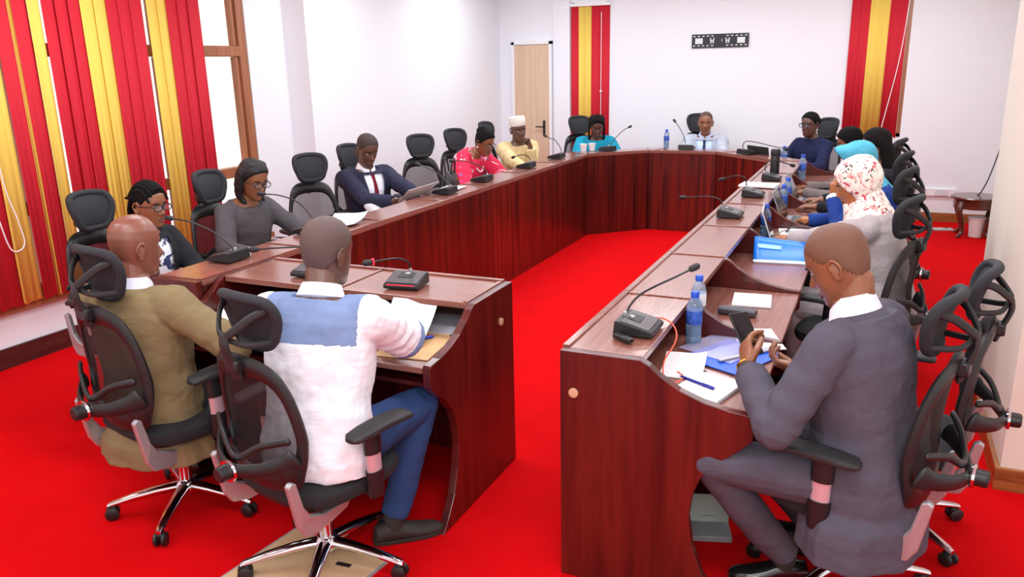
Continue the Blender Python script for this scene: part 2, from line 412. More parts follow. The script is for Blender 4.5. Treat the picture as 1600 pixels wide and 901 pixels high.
# floor sockets
def floorbox(label, loc, rz, sx, sy, m):
    t = thing('floor_hatch', label, 'floor hatch', loc, rz)
    MB().box((0, 0, .006), (sx, sy, .012)).build('cover_plate', m, t, bevel=.003)
    MB().box((sx*.24, sy*.2, .013), (.06, .018, .004), Matrix.Rotation(.2, 3, 'Z')).build('finger_slot', M_blk, t)
    mb = MB()
    for s in (-1, 1): mb.box((0, s*(sy/2+.004), .005), (sx+.016, .008, .01)); mb.box((s*(sx/2+.004), 0, .005), (.008, sy+.016, .01))
    mb.build('rim', M_grey, t)
M_hatch = mat('hatch_beige', (206, 172, 132), .55, var=.06, vscale=3)
floorbox('beige floor hatch cover under the chair of the man in the white shirt', (-1.80, 2.03, 0), -.12, .46, .40, M_hatch)
floorbox('small grey floor socket plate on the red carpet near the side table', (.70, 9.55, 0), .3, .2, .12, mat('hatch_grey', (190, 184, 178), .4))
t = thing('floor_socket_box', 'grey open floor socket box by the feet of the man with the phone', 'floor socket', (-.47, 2.84, 0), .3)
MB().box((0, 0, .012), (.16, .12, .024)).build('box_body', M_grey, t, bevel=.003)
MB().box((0, .065, .075), (.16, .008, .11), Matrix.Rotation(-.35, 3, 'X')).build('lid', mat('lid_grey', (170, 176, 164), .35), t, bevel=.003)
MB().box((0, .056, .04), (.05, .01, .02)).build('hinge', M_blk, t)
# ------------------------------------------------------------------ desks
PROF = [(0, .0), (0, .868), (.28, .868), (.31, .852), (.345, .822), (.41, .782), (.49, .752), (.57, .736), (.64, .730), (.645, .722), (.645, .645), (.60, .60), (.545, .555), (.49, .49), (.462, .41), (.455, .33), (.47, .23), (.505, .13), (.56, .05), (.605, .0)]
def desk_run(nodes, name, labels, LD=.28, WD=.64, group=None, ends=(True, True), fins=True):
    P = [V((x, y, 0)) for x, y in nodes]; N = len(P)
    nrm = []
    for a, b in zip(P, P[1:]):
        d = (b-a).normalized(); nrm.append(V((-d.y, d.x, 0)))
    M = []
    for i in range(N):
        if i == 0: m = nrm[0]
        elif i == N-1: m = nrm[-1]
        else:
            m = (nrm[i-1]+nrm[i]).normalized(); m = m/m.dot(nrm[i])
        M.append(m)
    out = []
    for i in range(N-1):
        d = (P[i+1]-P[i]).normalized(); ang = math.atan2(d.y, d.x); L = (P[i+1]-P[i]).length
        t = thing(name, labels[i], 'desk', P[i], ang, group)
        Ri = Matrix.Rotation(-ang, 3, 'Z'); m0 = Ri @ M[i]; m1 = Ri @ M[i+1]; X1 = V((L, 0, 0))
        g = .002
        def slab(u0, u1, z0, z1, a=0, b=0):
            q = [m0*u0+V((a+g, 0, 0)), X1+m1*u0-V((b+g, 0, 0)), X1+m1*u1-V((b+g, 0, 0)), m0*u1+V((a+g, 0, 0))]
            return MB().prism([(p.x, p.y) for p in q], (z0, z1))
        a0 = .036 if i == 0 else 0; b0 = .036 if i == N-2 and ends[1] else 0
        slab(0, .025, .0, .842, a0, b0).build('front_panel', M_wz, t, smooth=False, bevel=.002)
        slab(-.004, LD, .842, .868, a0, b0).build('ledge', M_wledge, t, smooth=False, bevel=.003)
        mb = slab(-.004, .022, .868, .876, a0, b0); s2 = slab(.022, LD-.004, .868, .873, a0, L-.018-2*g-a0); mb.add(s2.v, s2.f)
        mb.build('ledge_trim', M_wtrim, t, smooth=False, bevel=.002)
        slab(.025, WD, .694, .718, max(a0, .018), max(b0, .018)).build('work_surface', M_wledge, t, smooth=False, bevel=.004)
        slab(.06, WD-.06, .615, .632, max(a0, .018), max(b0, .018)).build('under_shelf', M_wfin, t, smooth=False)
        def fin(m, x0, th, mat_=M_wfin, nm='side_panel'):
            s = LD/.28; poly = []
            for u, z in (PROF if nm == 'end_panel' else [(.027/s, 0), (.027/s, .841), (.28, .841), (.29, .862)]+PROF[3:]):
                uu = u*s if u <= .28 else LD+(u-.28)*(WD-LD)/.36
                poly.append((uu, z))
            e = m.normalized(); k = m.length
            mb = MB(); mb.prism(poly, (x0, x0+th), lambda a, b, c: tuple(V((c, 0, 0))+m*a+V((0, 0, b))))
            return mb.build(nm, mat_, t, smooth=False, bevel=.003)
        if i == 0: fin(m0, 0, .034, M_wfin, 'end_panel')
        else: fin(m0, -.016, .032)
        if i == N-2:
            s = LD/.28
            poly = [(u*s if u <= .28 else LD+(u-.28)*(WD-LD)/.36, z) for u, z in PROF]
            if ends[1]: MB().prism(poly, (-.034, 0), lambda a, b, c: tuple(X1+V((c, 0, 0))+m1*a+V((0, 0, b)))).build('end_panel', M_wfin, t, smooth=False, bevel=.003)
        out.append(t)
    return out
left_y = [2.62+.783*k for k in range(8)]
right_y = [8.0, 7.1, 6.28, 5.48, 4.69, 3.91, 3.14, 2.38]
nodes = [(-2.80, y) for y in left_y]+[(-2.27, 8.60), (-1.55, 8.60)]+[(-.92, y) for y in right_y]
where = ['left row section nearest the camera, before the black jacketed woman', 'left row section where the grey suited woman leans', 'left row desk section before the empty chair beside the grey suited woman',
 'left row desk section where the man in the navy suit sits', 'left row desk section before the empty chairs and the black handbag', 'left row desk section where the woman in red florals leans', 'left row desk section where the man in the white cap sits',
 'angled desk section at the far left, before the woman in turquoise', 'middle desk section of the far end, before the pale suited man', 'angled desk section at the far right, before the woman in navy',
 'right row desk section with the tall black flask', 'right row desk section before the dark haired people', 'right row desk section before the woman in the turquoise headscarf', 'right row desk section with the open laptop before the floral headscarf', 'right row desk section holding the bright blue brochure',
 'right row desk section with the pale notepad and grey spectacle case', 'right row section nearest the camera, before the man with the phone']
desks = desk_run(nodes, 'desk_section', ['dark mahogany '+w for w in where])
near = desk_run([(-1.435, 3.13), (-2.1, 3.13), (-2.795, 3.13)], 'desk_section', ['dark mahogany front desk section where the man in the white shirt sits', 'dark mahogany front desk section where the man in the olive jacket sits'], LD=.37, WD=.74)
M_plug = mat('pale_plug', (196, 150, 118), .5)
o = MB().lathe([(0, 0), (.017, 0), (.017, .006), (.01, .008), (0, .006)]).build('cable_plug', M_plug, near[0]); o.rotation_euler = (0, -pi/2, 0); o.location = (.0, .13, .72)
o = MB().lathe([(0, 0), (.017, 0), (.017, .006), (.01, .008), (0, .006)]).build('cable_plug', M_plug, desks[-1]); Lr = .76
o.rotation_euler = (0, pi/2, 0); o.location = (Lr, .05, .72)
# ------------------------------------------------------------------ chair
def make_chair(label, loc, rz):
    t = thing('office_chair', label, 'chair', loc, rz)
    # base
    b = MB().lathe([(0, .075), (.045, .075), (.05, .085), (.045, .115), (.03, .13), (0, .13)]).build('star_base', M_chrome, t)
    for k in range(5):
        a = 2*pi*k/5+.3; R = Matrix.Rotation(a, 3, 'Z')
        rings = []
        for u, z, w, h in ((.03, .103, .026, .022), (.12, .098, .024, .02), (.22, .085, .02, .016), (.295, .07, .017, .012), (.315, .065, .012, .008)):
            rings.append([R @ V((u, w*cos(2*pi*j/12), z+h*sin(2*pi*j/12))) for j in range(12)])
        MB().loft(rings).build('base_leg', M_chrome, b)
        mb = MB()
        for s in (-1, 1):
            W = R @ Matrix.Rotation(pi/2, 3, 'X')
            mb.lathe([(0, -.009), (.022, -.009), (.028, -.005), (.028, .005), (.022, .009), (0, .009)], R @ V((.30, s*.016, .029)), 14, W)
        mb.ball(R @ V((.295, 0, .045)), (.02, .02, .018), n=8)
        mb.build('castor', M_blk, b)
    MB().lathe([(.0, .12), (.027, .12), (.027, .26), (.0, .26)]).build('gas_column', M_chrome, t)
    MB().lathe([(.0, .24), (.034, .24), (.036, .36), (.0, .36)]).build('column_sleeve', M_blk, t)
    # seat
    def srect(w, d, yc, z, p=3.2, n=36, dz=None):
        out = []
        for j in range(n):
            th = 2*pi*j/n; c, s = cos(th), sin(th)
            x = w*math.copysign(abs(c)**(2/p), c); y = yc+d*math.copysign(abs(s)**(2/p), s)
            out.append(V((x, y, z+(dz(x, y) if dz else 0))))
        return out
    wf = lambda x, y: -.9*max(0, y-.12)**2-.1*max(0, -y-.1)**2-.25*x*x
    MB().loft([srect(.22, .21, .0, .415, dz=wf), srect(.25, .235, .0, .425, dz=wf), srect(.258, .243, .0, .45, dz=wf), srect(.252, .238, .0, .472, dz=wf), srect(.22, .205, 0, .482, dz=wf), srect(.1, .1, 0, .482, dz=wf)]).build('seat', M_fab, t)
    MB().loft([srect(.12, .12, -.02, .35), srect(.2, .2, -.02, .392), srect(.21, .2, -.02, .418)]).build('seat_shell', M_blk, t)
    # back frame
    def by(x, z):
        y = interp([(.44, -.235), (.55, -.252), (.68, -.245), (.85, -.262), (1.0, -.285), (1.2, -.31)], z)[0]
        return y+.9*x*x
    out_ = [(0, .455), (.10, .46), (.19, .50), (.225, .58), (.232, .68), (.222, .78), (.20, .87), (.165, .94), (.10, .975), (0, .985)]
    inn = [(0, .555), (.09, .56), (.15, .585), (.186, .63), (.196, .69), (.186, .77), (.163, .84), (.125, .88), (.07, .895), (0, .898)]
    def outline(tab):
        c = curve([(x*.9, 0, z) for x, z in tab], 3); h = [(p.x, p.z) for p in c]
        return h+[(-x, z) for x, z in h[-2:0:-1]]
    A, B = outline(out_), outline(inn); n = len(A); rings = []
    for (x0, z0), (x1, z1) in zip(A, B):
        cx, cz = (x0+x1)/2, (z0+z1)/2; hx, hz = (x0-x1)/2, (z0-z1)/2; r = []
        for j in range(8):
            th = 2*pi*j/8; x = cx+hx*cos(th); z = cz+hz*cos(th); r.append(V((x, by(x, z)+.016*sin(th), z)))
        rings.append(r)
    MB().loft(rings, closed=True).build('back_frame', M_blk, t)
    vs = []; fs = []; cz0 = .70
    for s in (1.03, .75, .5, .25):
        for x, z in B: xx = x*s; zz = cz0+(z-cz0)*s; vs.append(V((xx, by(xx, zz)-.004, zz)))
    for i in range(3):
        for j in range(n): k = (j+1) % n; fs.append((i*n+j, i*n+k, (i+1)*n+k, (i+1)*n+j))
    fs.append(tuple(3*n+j for j in range(n)))
    MB().add(vs, fs).build('back_mesh', M_mesh, t)
    # rear yoke with one adjuster knob in the middle
    pts = curve([(-.192, -.250, .63), (-.17, -.275, .615), (-.10, -.325, .592), (0, -.352, .582), (.10, -.325, .592), (.17, -.275, .615), (.192, -.250, .63)], 5)
    mb = MB().tube(pts, [(.011, lerp(.042, .026, sin(pi*i/(len(pts)-1)))) for i in range(len(pts))], 12, up=(0, 0, 1))
    pts = curve([(-.185, -.262, .70), (-.10, -.305, .675), (0, -.335, .62), (.10, -.305, .675), (.185, -.262, .70)], 5)
    mb.tube(pts, [(.009, .014)]*len(pts), 10, up=(0, 0, 1))
    y = mb.build('lumbar_yoke', M_blk, t)
    R = Matrix.Rotation(pi/2, 3, 'X'); c = V((0, -.358, .582))
    MB().lathe([(0, 0), (.038, 0), (.041, .006), (.039, .014), (0, .014)], c, 22, R).build('knob_ring', M_chrome, y)
    MB().lathe([(0, .012), (.029, .012), (.028, .044), (.022, .05), (0, .05)], c, 16, R).build('knob', M_blk, y)
    for s in (-1, 1):
        poly = [(-.300, .55), (-.285, .563), (-.266, .553), (-.244, .45), (-.217, .405), (-.155, .378), (-.04, .368), (-.02, .352), (-.04, .335), (-.185, .318), (-.245, .332), (-.272, .38)]
        mb = MB().prism(poly, (s*.20-.012, s*.20+.012), lambda a, b, c: (c-s*.16*max(0, (a+.24)), a, b))
        mb.build('side_bracket', M_silver, t, smooth=False, bevel=.006)
        # armrest
        rings = []
        for u, w, h, z in ((-.13, .02, .008, .668), (-.115, .036, .015, .672), (-.06, .043, .018, .676), (.02, .044, .018, .680), (.09, .043, .017, .678), (.135, .036, .015, .67), (.15, .02, .008, .664)):
            rings.append([V((s*.30+w*math.copysign(abs(cos(2*pi*j/16))**.7, cos(2*pi*j/16)), u+.02, z+h*math.copysign(abs(sin(2*pi*j/16))**.7, sin(2*pi*j/16)))) for j in range(16)])
        a = MB().loft(rings).build('armrest', M_blk2, t)
        def oval(z, w, d): return [V((s*.285+w*cos(2*pi*j/14), .0+d*sin(2*pi*j/14)+(.66-z)*.02, z)) for j in range(14)]
        MB().loft([oval(.575, .023, .036), oval(.60, .023, .036), oval(.668, .022, .034)]).build('post_sleeve', M_blk, a)
        MB().loft([oval(.50, .019, .031), oval(.58, .019, .031)]).build('post_band', M_band, a)
        mb = MB().loft([oval(.505, .024, .037), oval(.42, .022, .034), oval(.40, .02, .03)])
        mb.tube([(s*.285, .005, .415), (s*.22, 0, .405), (s*.14, 0, .40)], [(.018, .012), (.022, .013), (.025, .013)], 10, up=(0, 0, 1))
        mb.build('post_bracket', M_blk, a)
    # headrest
    def hy(x, z): return -.235+2.0*x*x-.25*(z-1.08)+(-.9*(z-1.08)**2)
    ho = [(0, .995), (.065, .998), (.098, 1.015), (.118, 1.05), (.135, 1.09), (.140, 1.13), (.124, 1.165), (.075, 1.178), (0, 1.182)]
    H = outline(ho); rings = []
    for s in (1.0,): pass
    mb = MB(); pts = [V((x*.97, hy(x, z), z)) for x, z in H]
    mb.tube(pts, .0185, 10, closed=True)
    mb.build('headrest_rim', M_hfab, t)
    vs = []; n = len(H)
    for side, off in ((1, .016), (-1, -.004)):
        for s in (1.0, .85, .6, .3):
            for x, z in H:
                xx, zz = x*s, 1.09+(z-1.09)*s; vs.append(V((xx, hy(xx, zz)+off*sqrt(max(0, 1-s*s*.98))+(.002*side), zz)))
    fs = []
    for sd in (0, 1):
        o = sd*4*n
        for i in range(3):
            for j in range(n): k = (j+1) % n; fs.append((o+i*n+j, o+i*n+k, o+(i+1)*n+k, o+(i+1)*n+j))
        fs.append(tuple(o+3*n+j for j in range(n)))
    for j in range(n): k = (j+1) % n; fs.append((j, k, 4*n+k, 4*n+j))
    MB().add(vs, fs).build('headrest_pad', M_hfab, t)
    mb = MB()
    for s in (-1, 1):
        mb.tube(curve([(s*.108, hy(.108, 1.13)-.010, 1.14), (s*.08, -.275, 1.12), (s*.03, -.318, 1.07), (0, -.322, 1.05)], 5), [(.008, .014)]*16, 8, up=(0, 0, 1))
        mb.tube(curve([(s*.09, hy(.09, 1.02)-.012, 1.02), (s*.06, -.288, 1.025), (0, -.315, 1.045)], 5), [(.008, .011)]*11, 8, up=(0, 0, 1))
    mb.tube(curve([(0, -.290, .90), (0, -.308, .96), (0, -.326, 1.02), (0, -.322, 1.06)], 4), [(.024, .010)]*13, 10, up=(0, 1, 0))
    mb.build('headrest_stem', M_blk2, t)
    MB().box((0, -.300, .945), (.062, .034, .05)).build('stem_clamp', M_blk, t, bevel=.008)
    return t
# ------------------------------------------------------------------ chairs
CH = [(-2.565, 2.21, -10, 'black mesh office chair under the bald man in the olive jacket', .95),
 (-1.75, 2.10, -12, 'black mesh office chair over the beige floor hatch, under the white shirted man', .945),
 (-3.55, 2.95, -90, 'black office chair behind the woman with locs and a black jacket', 1),
 (-3.58, 3.85, -88, 'black office chair behind the woman in the grey suit', 1),
 (-3.60, 4.70, -118, 'empty black office chair just right of the grey suited woman', 1),
 (-3.72, 5.50, -100, 'black office chair behind the man in the navy suit', 1),
 (-3.66, 6.32, -128, 'empty black office chair next to the navy suited man, behind the handbag', 1),
 (-3.62, 7.05, -115, 'black office chair at the back of the woman in red florals', 1),
 (-3.72, 8.10, -98, 'black office chair of the man in the white cap', 1),
 (-3.08, 8.95, -137, 'black office chair behind the woman in turquoise', 1),
 (-1.93, 9.40, 188, 'black office chair behind the man in the pale suit', 1),
 (-.69, 8.88, 140, 'black office chair behind the woman in navy with spectacles', 1),
 (-.15, 6.95, 76, 'farthest black office chair along the right row', 1),
 (-.13, 6.00, 76, 'black office chair behind the woman with long dark braids', 1),
 (-.13, 5.15, 76, 'black office chair of the woman in the turquoise headscarf', 1),
 (-.12, 4.34, 72, 'black office chair behind the woman in the floral headscarf', .97),
 (.005, 2.68, 76, 'black mesh office chair under the man with the phone', .945),
 (.15, 3.17, 84, 'empty black office chair beside the wall pillar, behind the phone man', .92)]
GC = 'office chairs around the table'
proto = None
for i, (x, y, a, l, s) in enumerate(CH):
    if i not in (0, 1, 16, 17): x += .07*sin(rad(a)); y -= .07*cos(rad(a))
    if proto is None: proto = make_chair(l, (x, y, 0), rad(a)); proto['group'] = GC
    else: dup(proto, l, (x, y, 0), rad(a), GC, (1, 1, s))
# ------------------------------------------------------------------ microphones
ZL = .874
M_ring = mat('red_ring', (220, 30, 60), .3, emit=.6)
M_mtop = mat('mic_top', (92, 90, 94), .3, .4)
def mic(label, x, y, rz, path, ring=False, lit=False, white=False, z=ZL):
    """person sits on the local -Y side; path = gooseneck in local coordinates"""
    t = thing('desk_microphone', label, 'microphone', (x, y, z), rad(rz), 'gooseneck microphones on the desk ledge')
    poly = [(-.075, 0), (-.078, .014), (-.070, .022), (.045, .05), (.062, .05), (.068, .0)]
    MB().prism(poly, (-.08, .08), lambda a, b, c: (c, a, b)).build('base', M_blk, t, smooth=False, bevel=.004)
    n = V((0, -.236, .972)); R = Matrix(((1, 0, 0), (0, .972, -.236), (0, .236, .972)))
    MB().box(V((0, -.012, .038)), (.148, .104, .004), R).build('top_panel', M_mtop, t, bevel=.002)
    MB().box(V((0, .005, .0445)), (.07, .05, .004), R).build('button_pad', M_blk, t, bevel=.002)
    MB().box(V((0, .018, .0495)), (.022, .016, .004), R).build('talk_button', M_silver, t, bevel=.002)
    MB().box(V((0, -.0735, .018)), (.13, .004, .004)).build('light_bar', M_ring if lit else M_blk2, t)
    if white: MB().prism([(-.075, .002), (-.07, .021), (.045, .048), (.066, .048), (.066, .002)], (-.083, -.0805), lambda a, b, c: (c, a, b)).build('end_cap', M_white, t, smooth=False)
    c = curve(path, 8)
    MB().lathe([(0, 0), (.009, 0), (.008, .022), (.004, .026), (0, .026)], c[0]-V((0, 0, .005)), 12).build('neck_socket', M_silver, t)
    g = MB().tube(c, .0042, 8).build('gooseneck', M_blk, t)
    d = (c[-1]-c[-2]).normalized(); tip = c[-1]; q = d.to_track_quat('Z', 'Y').to_matrix()
    h = MB().lathe([(0, -.002), (.006, 0), (.0125, .01), (.014, .03), (.0125, .045), (.006, .052), (0, .053)], tip, 14, q).build('mic_head', M_blk2, t)
    if ring: MB().lathe([(.012, -.004), (.0155, -.003), (.0155, .004), (.012, .005)], tip+d*.004, 14, q).build('light_ring', M_ring, h)
    return t
def tw(x, y, rz, *pts):
    """gooseneck given in world points -> local"""
    R = Matrix.Rotation(-rad(rz), 3, 'Z')
    return [R @ V((p[0]-x, p[1]-y, p[2]-ZL)) for p in pts]
up0 = (0, .045, .045)
# near desk (people look towards +Y)
mic('black microphone with red light ring, right of the man in the white shirt', -1.84, 2.90, 8, [up0]+tw(-1.84, 2.90, 8, (-1.848, 2.935, .965), (-1.86, 2.885, .995), (-1.89, 2.84, 1.0), (-1.93, 2.79, .998)), True, True)
mic('black microphone partly hidden behind the head of the man in white', -2.36, 2.92, 0, [up0, (-.02, .05, .09), (-.08, .03, .115), (-.2, 0, .11), (-.3, -.02, .10)])
# left row (people look towards +X)
mic('black microphone with white end cap before the woman in the black jacket', -2.97, 3.02, -90, [up0]+tw(-2.97, 3.02, -90, (-2.98, 3.02, .965), (-3.07, 3.01, 1.02), (-3.18, 2.99, 1.06), (-3.28, 2.98, 1.072)), white=True)
mic('black microphone on the left row before the woman in the grey suit', -3.0, 3.72, -90, [up0]+tw(-3.0, 3.72, -90, (-3.0, 3.72, .98), (-3.07, 3.71, 1.05), (-3.17, 3.68, 1.09), (-3.25, 3.65, 1.10)))
mic('black microphone on the left row just before the black handbag', -2.96, 5.28, -90, [up0]+tw(-2.96, 5.28, -90, (-2.95, 5.28, .96), (-3.02, 5.28, 1.02), (-3.12, 5.29, 1.06), (-3.17, 5.29, 1.075)))
mic('black microphone on the left row before the woman in red florals, its neck hidden', -2.98, 5.95, -90, [up0, (.0, .03, .09), (.05, -.05, .15), (.08, -.14, .17), (.09, -.2, .17)])
mic('black microphone on the left row before the man in the white cap', -2.98, 6.88, -90, [up0]+tw(-2.98, 6.88, -90, (-2.95, 6.87, .965), (-2.97, 6.82, .995), (-2.99, 6.75, 1.0), (-3.0, 6.66, .995)))
mic('black microphone at the far end of the left row with its neck leaning left', -2.98, 7.66, -90, [up0, (0, .04, .10), (0, -.02, .18), (-.05, -.09, .19), (-.08, -.14, .205)])
mic('black microphone before the woman in turquoise at the far bend', -2.70, 8.46, 223, [up0, (-.05, .03, .10), (-.14, .0, .17), (-.22, -.04, .21), (-.28, -.06, .23)])
mic('black microphone before the man in the pale suit at the head of the table', -1.90, 8.76, 180, [up0, (.02, .03, .12), (.06, 0, .19), (.11, -.04, .25), (.14, -.06, .28)])
mic('black microphone before the woman in navy at the far right bend', -1.22, 8.45, 137, [up0, (0, .05, .09), (-.02, .03, .13), (-.08, -.05, .12), (-.18, -.18, .08), (-.24, -.26, .06)])
# right row (people look towards -X)
mic('black microphone on the right row ledge beside the tall black flask', -.76, 6.66, 90, [up0, (0, .05, .1), (.04, .02, .14), (.1, -.05, .13), (.17, -.12, .1)])
mic('black microphone on the right row before the open laptop, neck bent left', -.78, 5.80, 90, [up0, (0, .05, .10), (0, .07, .13), (.02, .14, .13), (.03, .2, .11)])
mic('black microphone on the right row before the woman in the floral headscarf', -.80, 4.98, 90, [up0, (.0, .05, .08), (.02, .08, .10), (.05, .15, .105), (.1, .24, .09), (.13, .3, .08)])
mic('nearest microphone of the right row, before the man with the phone', -.73, 2.66, 90, [up0]+tw(-.73, 2.66, 90, (-.765, 2.69, .955), (-.74, 2.74, .985), (-.69, 2.80, 1.01), (-.64, 2.86, 1.03), (-.605, 2.91, 1.045)))
# usb recorder and orange lead
t = thing('usb_recorder', 'small black voice recorder stick at the foot of the nearest right microphone', 'recorder', (-.745, 2.535, ZL), -.55)
MB().box((0, 0, .008), (.085, .026, .016)).build('recorder_body', M_blk, t, bevel=.004)
MB().lathe([(0, 0), (.008, 0), (.008, .002), (0, .002)], (.02, 0, .016), 12).build('recorder_button', M_blk2, t)
tag(MB().tube(curve([(-.70, 2.74, .90), (-.655, 2.78, .885), (-.615, 2.76, .86), (-.60, 2.70, .83), (-.62, 2.62, .78), (-.60, 2.56, .735), (-.56, 2.56, .735), (-.55, 2.62, .735), (-.58, 2.66, .735)], 8), .0028, 6).build('usb_cable', M_orange), 'thin orange cable looping off the nearest right microphone', 'cable')
# ------------------------------------------------------------------ table things
ZW = .719
def paper(label, x, y, rz, w=.21, h=.297, z=ZW, m=None, curl=0, tilt=None, cat='paper', name='paper_sheet', th=.002, group=None):
    n = 8; vs = []
    for s in (0, 1):
        for j in range(n+1):
            for i in range(n+1):
                u, v = i/n-.5, j/n-.5
                vs.append((u*w, v*h, th*s+curl*(max(0, v+.1)**2*1.2+max(0, u)**2)+.0006*sin(9*u+5*v)+.0006))
    N = (n+1)**2; fs = []
    for j in range(n):
        for i in range(n):
            a = j*(n+1)+i; fs.append((N+a, N+a+1, N+a+n+2, N+a+n+1)); fs.append((a, a+n+1, a+n+2, a+1))
    for i in range(n):
        a = i; fs.append((a, a+1, N+a+1, N+a)); a = n*(n+1)+i; fs.append((a+1, a, N+a, N+a+1))
        a = i*(n+1); fs.append((a+n+1, a, N+a, N+a+n+1)); a = i*(n+1)+n; fs.append((a, a+n+1, N+a+n+1, N+a))
    o = MB().add(vs, fs).build(name, m or M_paper)
    o.location = (x, y, z); o.rotation_euler = (tilt[0] if tilt else 0, tilt[1] if tilt else 0, rz)
    tag(o, label, cat, group); return o
def notepad(label, x, y, rz, w=.16, h=.22, th=.012, z=ZW, cover=None):
    t = thing('notepad', label, 'notepad', (x, y, z), rz)
    MB().box((0, 0, th/2+.002), (w, h, th)).build('page_block', M_paper, t, bevel=.001)
    MB().box((0, 0, .001), (w+.004, h+.004, .002)).build('back_cover', cover or M_grey, t)
    return t
def pen(label, x, y, rz, m, z=ZW, tilt=0, white=False):
    t = thing('pen', label, 'pen', (x, y, z+.006), rz)
    R = Matrix.Rotation(pi/2, 3, 'Y') @ Matrix.Rotation(0, 3, 'X')
    t.rotation_euler = (0, tilt, rz)
    MB().lathe([(0, -.07), (.0015, -.07), (.005, -.055), (.005, .035), (0, .035)], (0, 0, 0), 10, R).build('barrel', M_white if white else m, t)
    MB().lathe([(0, .03), (.0062, .03), (.0062, .075), (.004, .08), (0, .08)], (0, 0, 0), 10, R).build('cap', m, t)
    return t
def bottle(label, x, y, z, s=1.0, white=False):
    t = thing('water_bottle', label, 'bottle', (x, y, z), 0, 'water bottles on the desks'); t.scale = (s, s, s)
    MB().lathe([(0, .004), (.026, .0), (.031, .008), (.031, .03), (.0285, .035), (.031, .042), (.0285, .052), (.031, .062), (.031, .078), (.031, .14), (.031, .15), (.027, .168), (.016, .185), (.013, .192), (.013, .2), (0, .2)], n=24).build('bottle_body', M_bottle, t)
    MB().lathe([(.0315, .085), (.0318, .086), (.0318, .138), (.0315, .139)], n=24).build('bottle_label', M_labw if white else M_lab, t)
    MB().lathe([(0, .192), (.0165, .192), (.0165, .212), (.014, .215), (0, .215)], n=20).build('bottle_cap', M_cap, t)
    MB().lathe([(0, .006), (.028, .006), (.0288, .03), (.0265, .035), (.0288, .06), (.0288, .075), (0, .075)], n=20).build('water', mat('water', (160, 208, 244), .05, trans=.7), t)
    return t
def laptop(label, x, y, rz, open_=1.95, z=ZW, w=.32, d=.22, m=None):
    """user on local -Y side"""
    m = m or M_grey
    t = thing('laptop', label, 'laptop', (x, y, z), rz)
    MB().box((0, 0, .008), (w, d, .014)).build('laptop_base', m, t, bevel=.003)
    MB().box((0, .02, .0155), (w*.86, d*.5, .002)).build('keyboard', mat('keys', (70, 72, 78), .6), t)
    MB().box((0, -.07, .0155), (.09, .05, .0015)).build('touchpad', M_silver, t)
    R = Matrix.Rotation(pi/2-open_, 3, 'X'); c = V((0, d/2, .014))
    l = MB().box(c+R @ V((0, .0, d/2)), (w, .007, d), R).build('lid', m, t, bevel=.002)
    MB().box(c+R @ V((0, -.0045, d/2)), (w*.94, .002, d*.9), R).build('screen', M_scr, l)
    return t
# near desk
o = paper('white printed sheet under the hand of the man in the white shirt', -1.70, 2.67, .22, .20, .24, curl=.05, z=.785, tilt=(.42, .08))
o = paper('grey printed document by the right end of the front desk', -1.63, 2.88, .08, .22, .26, m=M_paperg, th=.006, name='document')
t = thing('envelope', 'manila envelope under the blue pen on the front desk', 'envelope', (-1.625, 2.60, ZW), .12)
MB().box((0, 0, .002), (.23, .30, .004)).build('envelope_body', M_enve, t, bevel=.001)
MB().prism([(-.115, .15), (.115, .15), (.09, .10), (-.09, .10)], (.004, .0048)).build('flap', M_enve, t, smooth=False)
pen('blue and white pen on the manila envelope', -1.645, 2.63, .95, mat('pen_blue', (30, 60, 200), .35), ZW+.006, white=True)
t = thing('phone', 'small dark phone against the right end panel of the front desk', 'phone', (-1.50, 2.80, ZW), 1.35)
MB().box((0, 0, .005), (.14, .066, .009)).build('phone_body', M_blk, t, bevel=.003); MB().box((0, 0, .0100), (.13, .06, .001)).build('screen', M_scr, t)
paper('white paper on the front desk beyond the clasped hands', -2.60, 2.66, .5, .21, .25, th=.003)
notepad('red edged notebook under the grey document on the front desk', -1.555, 3.0, .1, .1, .12, .012, cover=mat('maroon', (120, 20, 40), .5))
# right desk, nearest seat
bottle('nearer of two water bottles, standing upright by the phone man', -.60, 3.02, ZW)
bottle('second water bottle just behind the nearer one, before the phone man', -.635, 3.27, ZW, 1.0, True)
notepad('pale notepad beside the dark spectacle case', -.47, 3.69, .1, .17, .20, .008)
t = thing('spectacle_case', 'dark grey spectacle case lying next to the pale notepad', 'case', (-.50, 3.46, ZW), -.08)
mb = MB(); mb.loft([[V((x, .03*sc*math.copysign(abs(cos(2*pi*j/14))**.6, cos(2*pi*j/14)), .016+.016*sc*math.copysign(abs(sin(2*pi*j/14))**.6, sin(2*pi*j/14)))) for j in range(14)] for x, sc in ((-.085, .4), (-.08, .85), (-.06, 1), (.06, 1), (.08, .85), (.085, .4))])
mb.build('case_shell', mat('case_grey', (66, 66, 72), .5), t); MB().box((0, .0305, .018), (.15, .002, .002)).build('seam', M_blk, t)
paper('white sheet under the blue plastic folder, beyond the phone', -.375, 3.16, .35, .17, .25, name='paper_sheet')
paper('white folded paper at the near corner of the right desk', -.575, 2.735, .1, .15, .20, th=.004, curl=.05)
notepad('white notepad with a blue pen nearest the right desk end', -.455, 2.58, -.28, .17, .21, .01)
pen('blue ballpoint pen lying on the nearest white notepad', -.50, 2.585, -.5, mat('pen_navy', (30, 40, 140), .35), ZW+.012)
t = thing('plastic_folder', 'blue plastic folder with a clear cover lying under the phone', 'folder', (-.455, 2.94, ZW+.003), -.45)
MB().box((.03, -.01, .002), (.25, .30, .003)).build('folder_back', M_blue, t)
MB().box((-.04, .04, .0065), (.24, .26, .002)).build('clear_cover', seethrough('clear_film', (190, 190, 225), .35, .15), t)
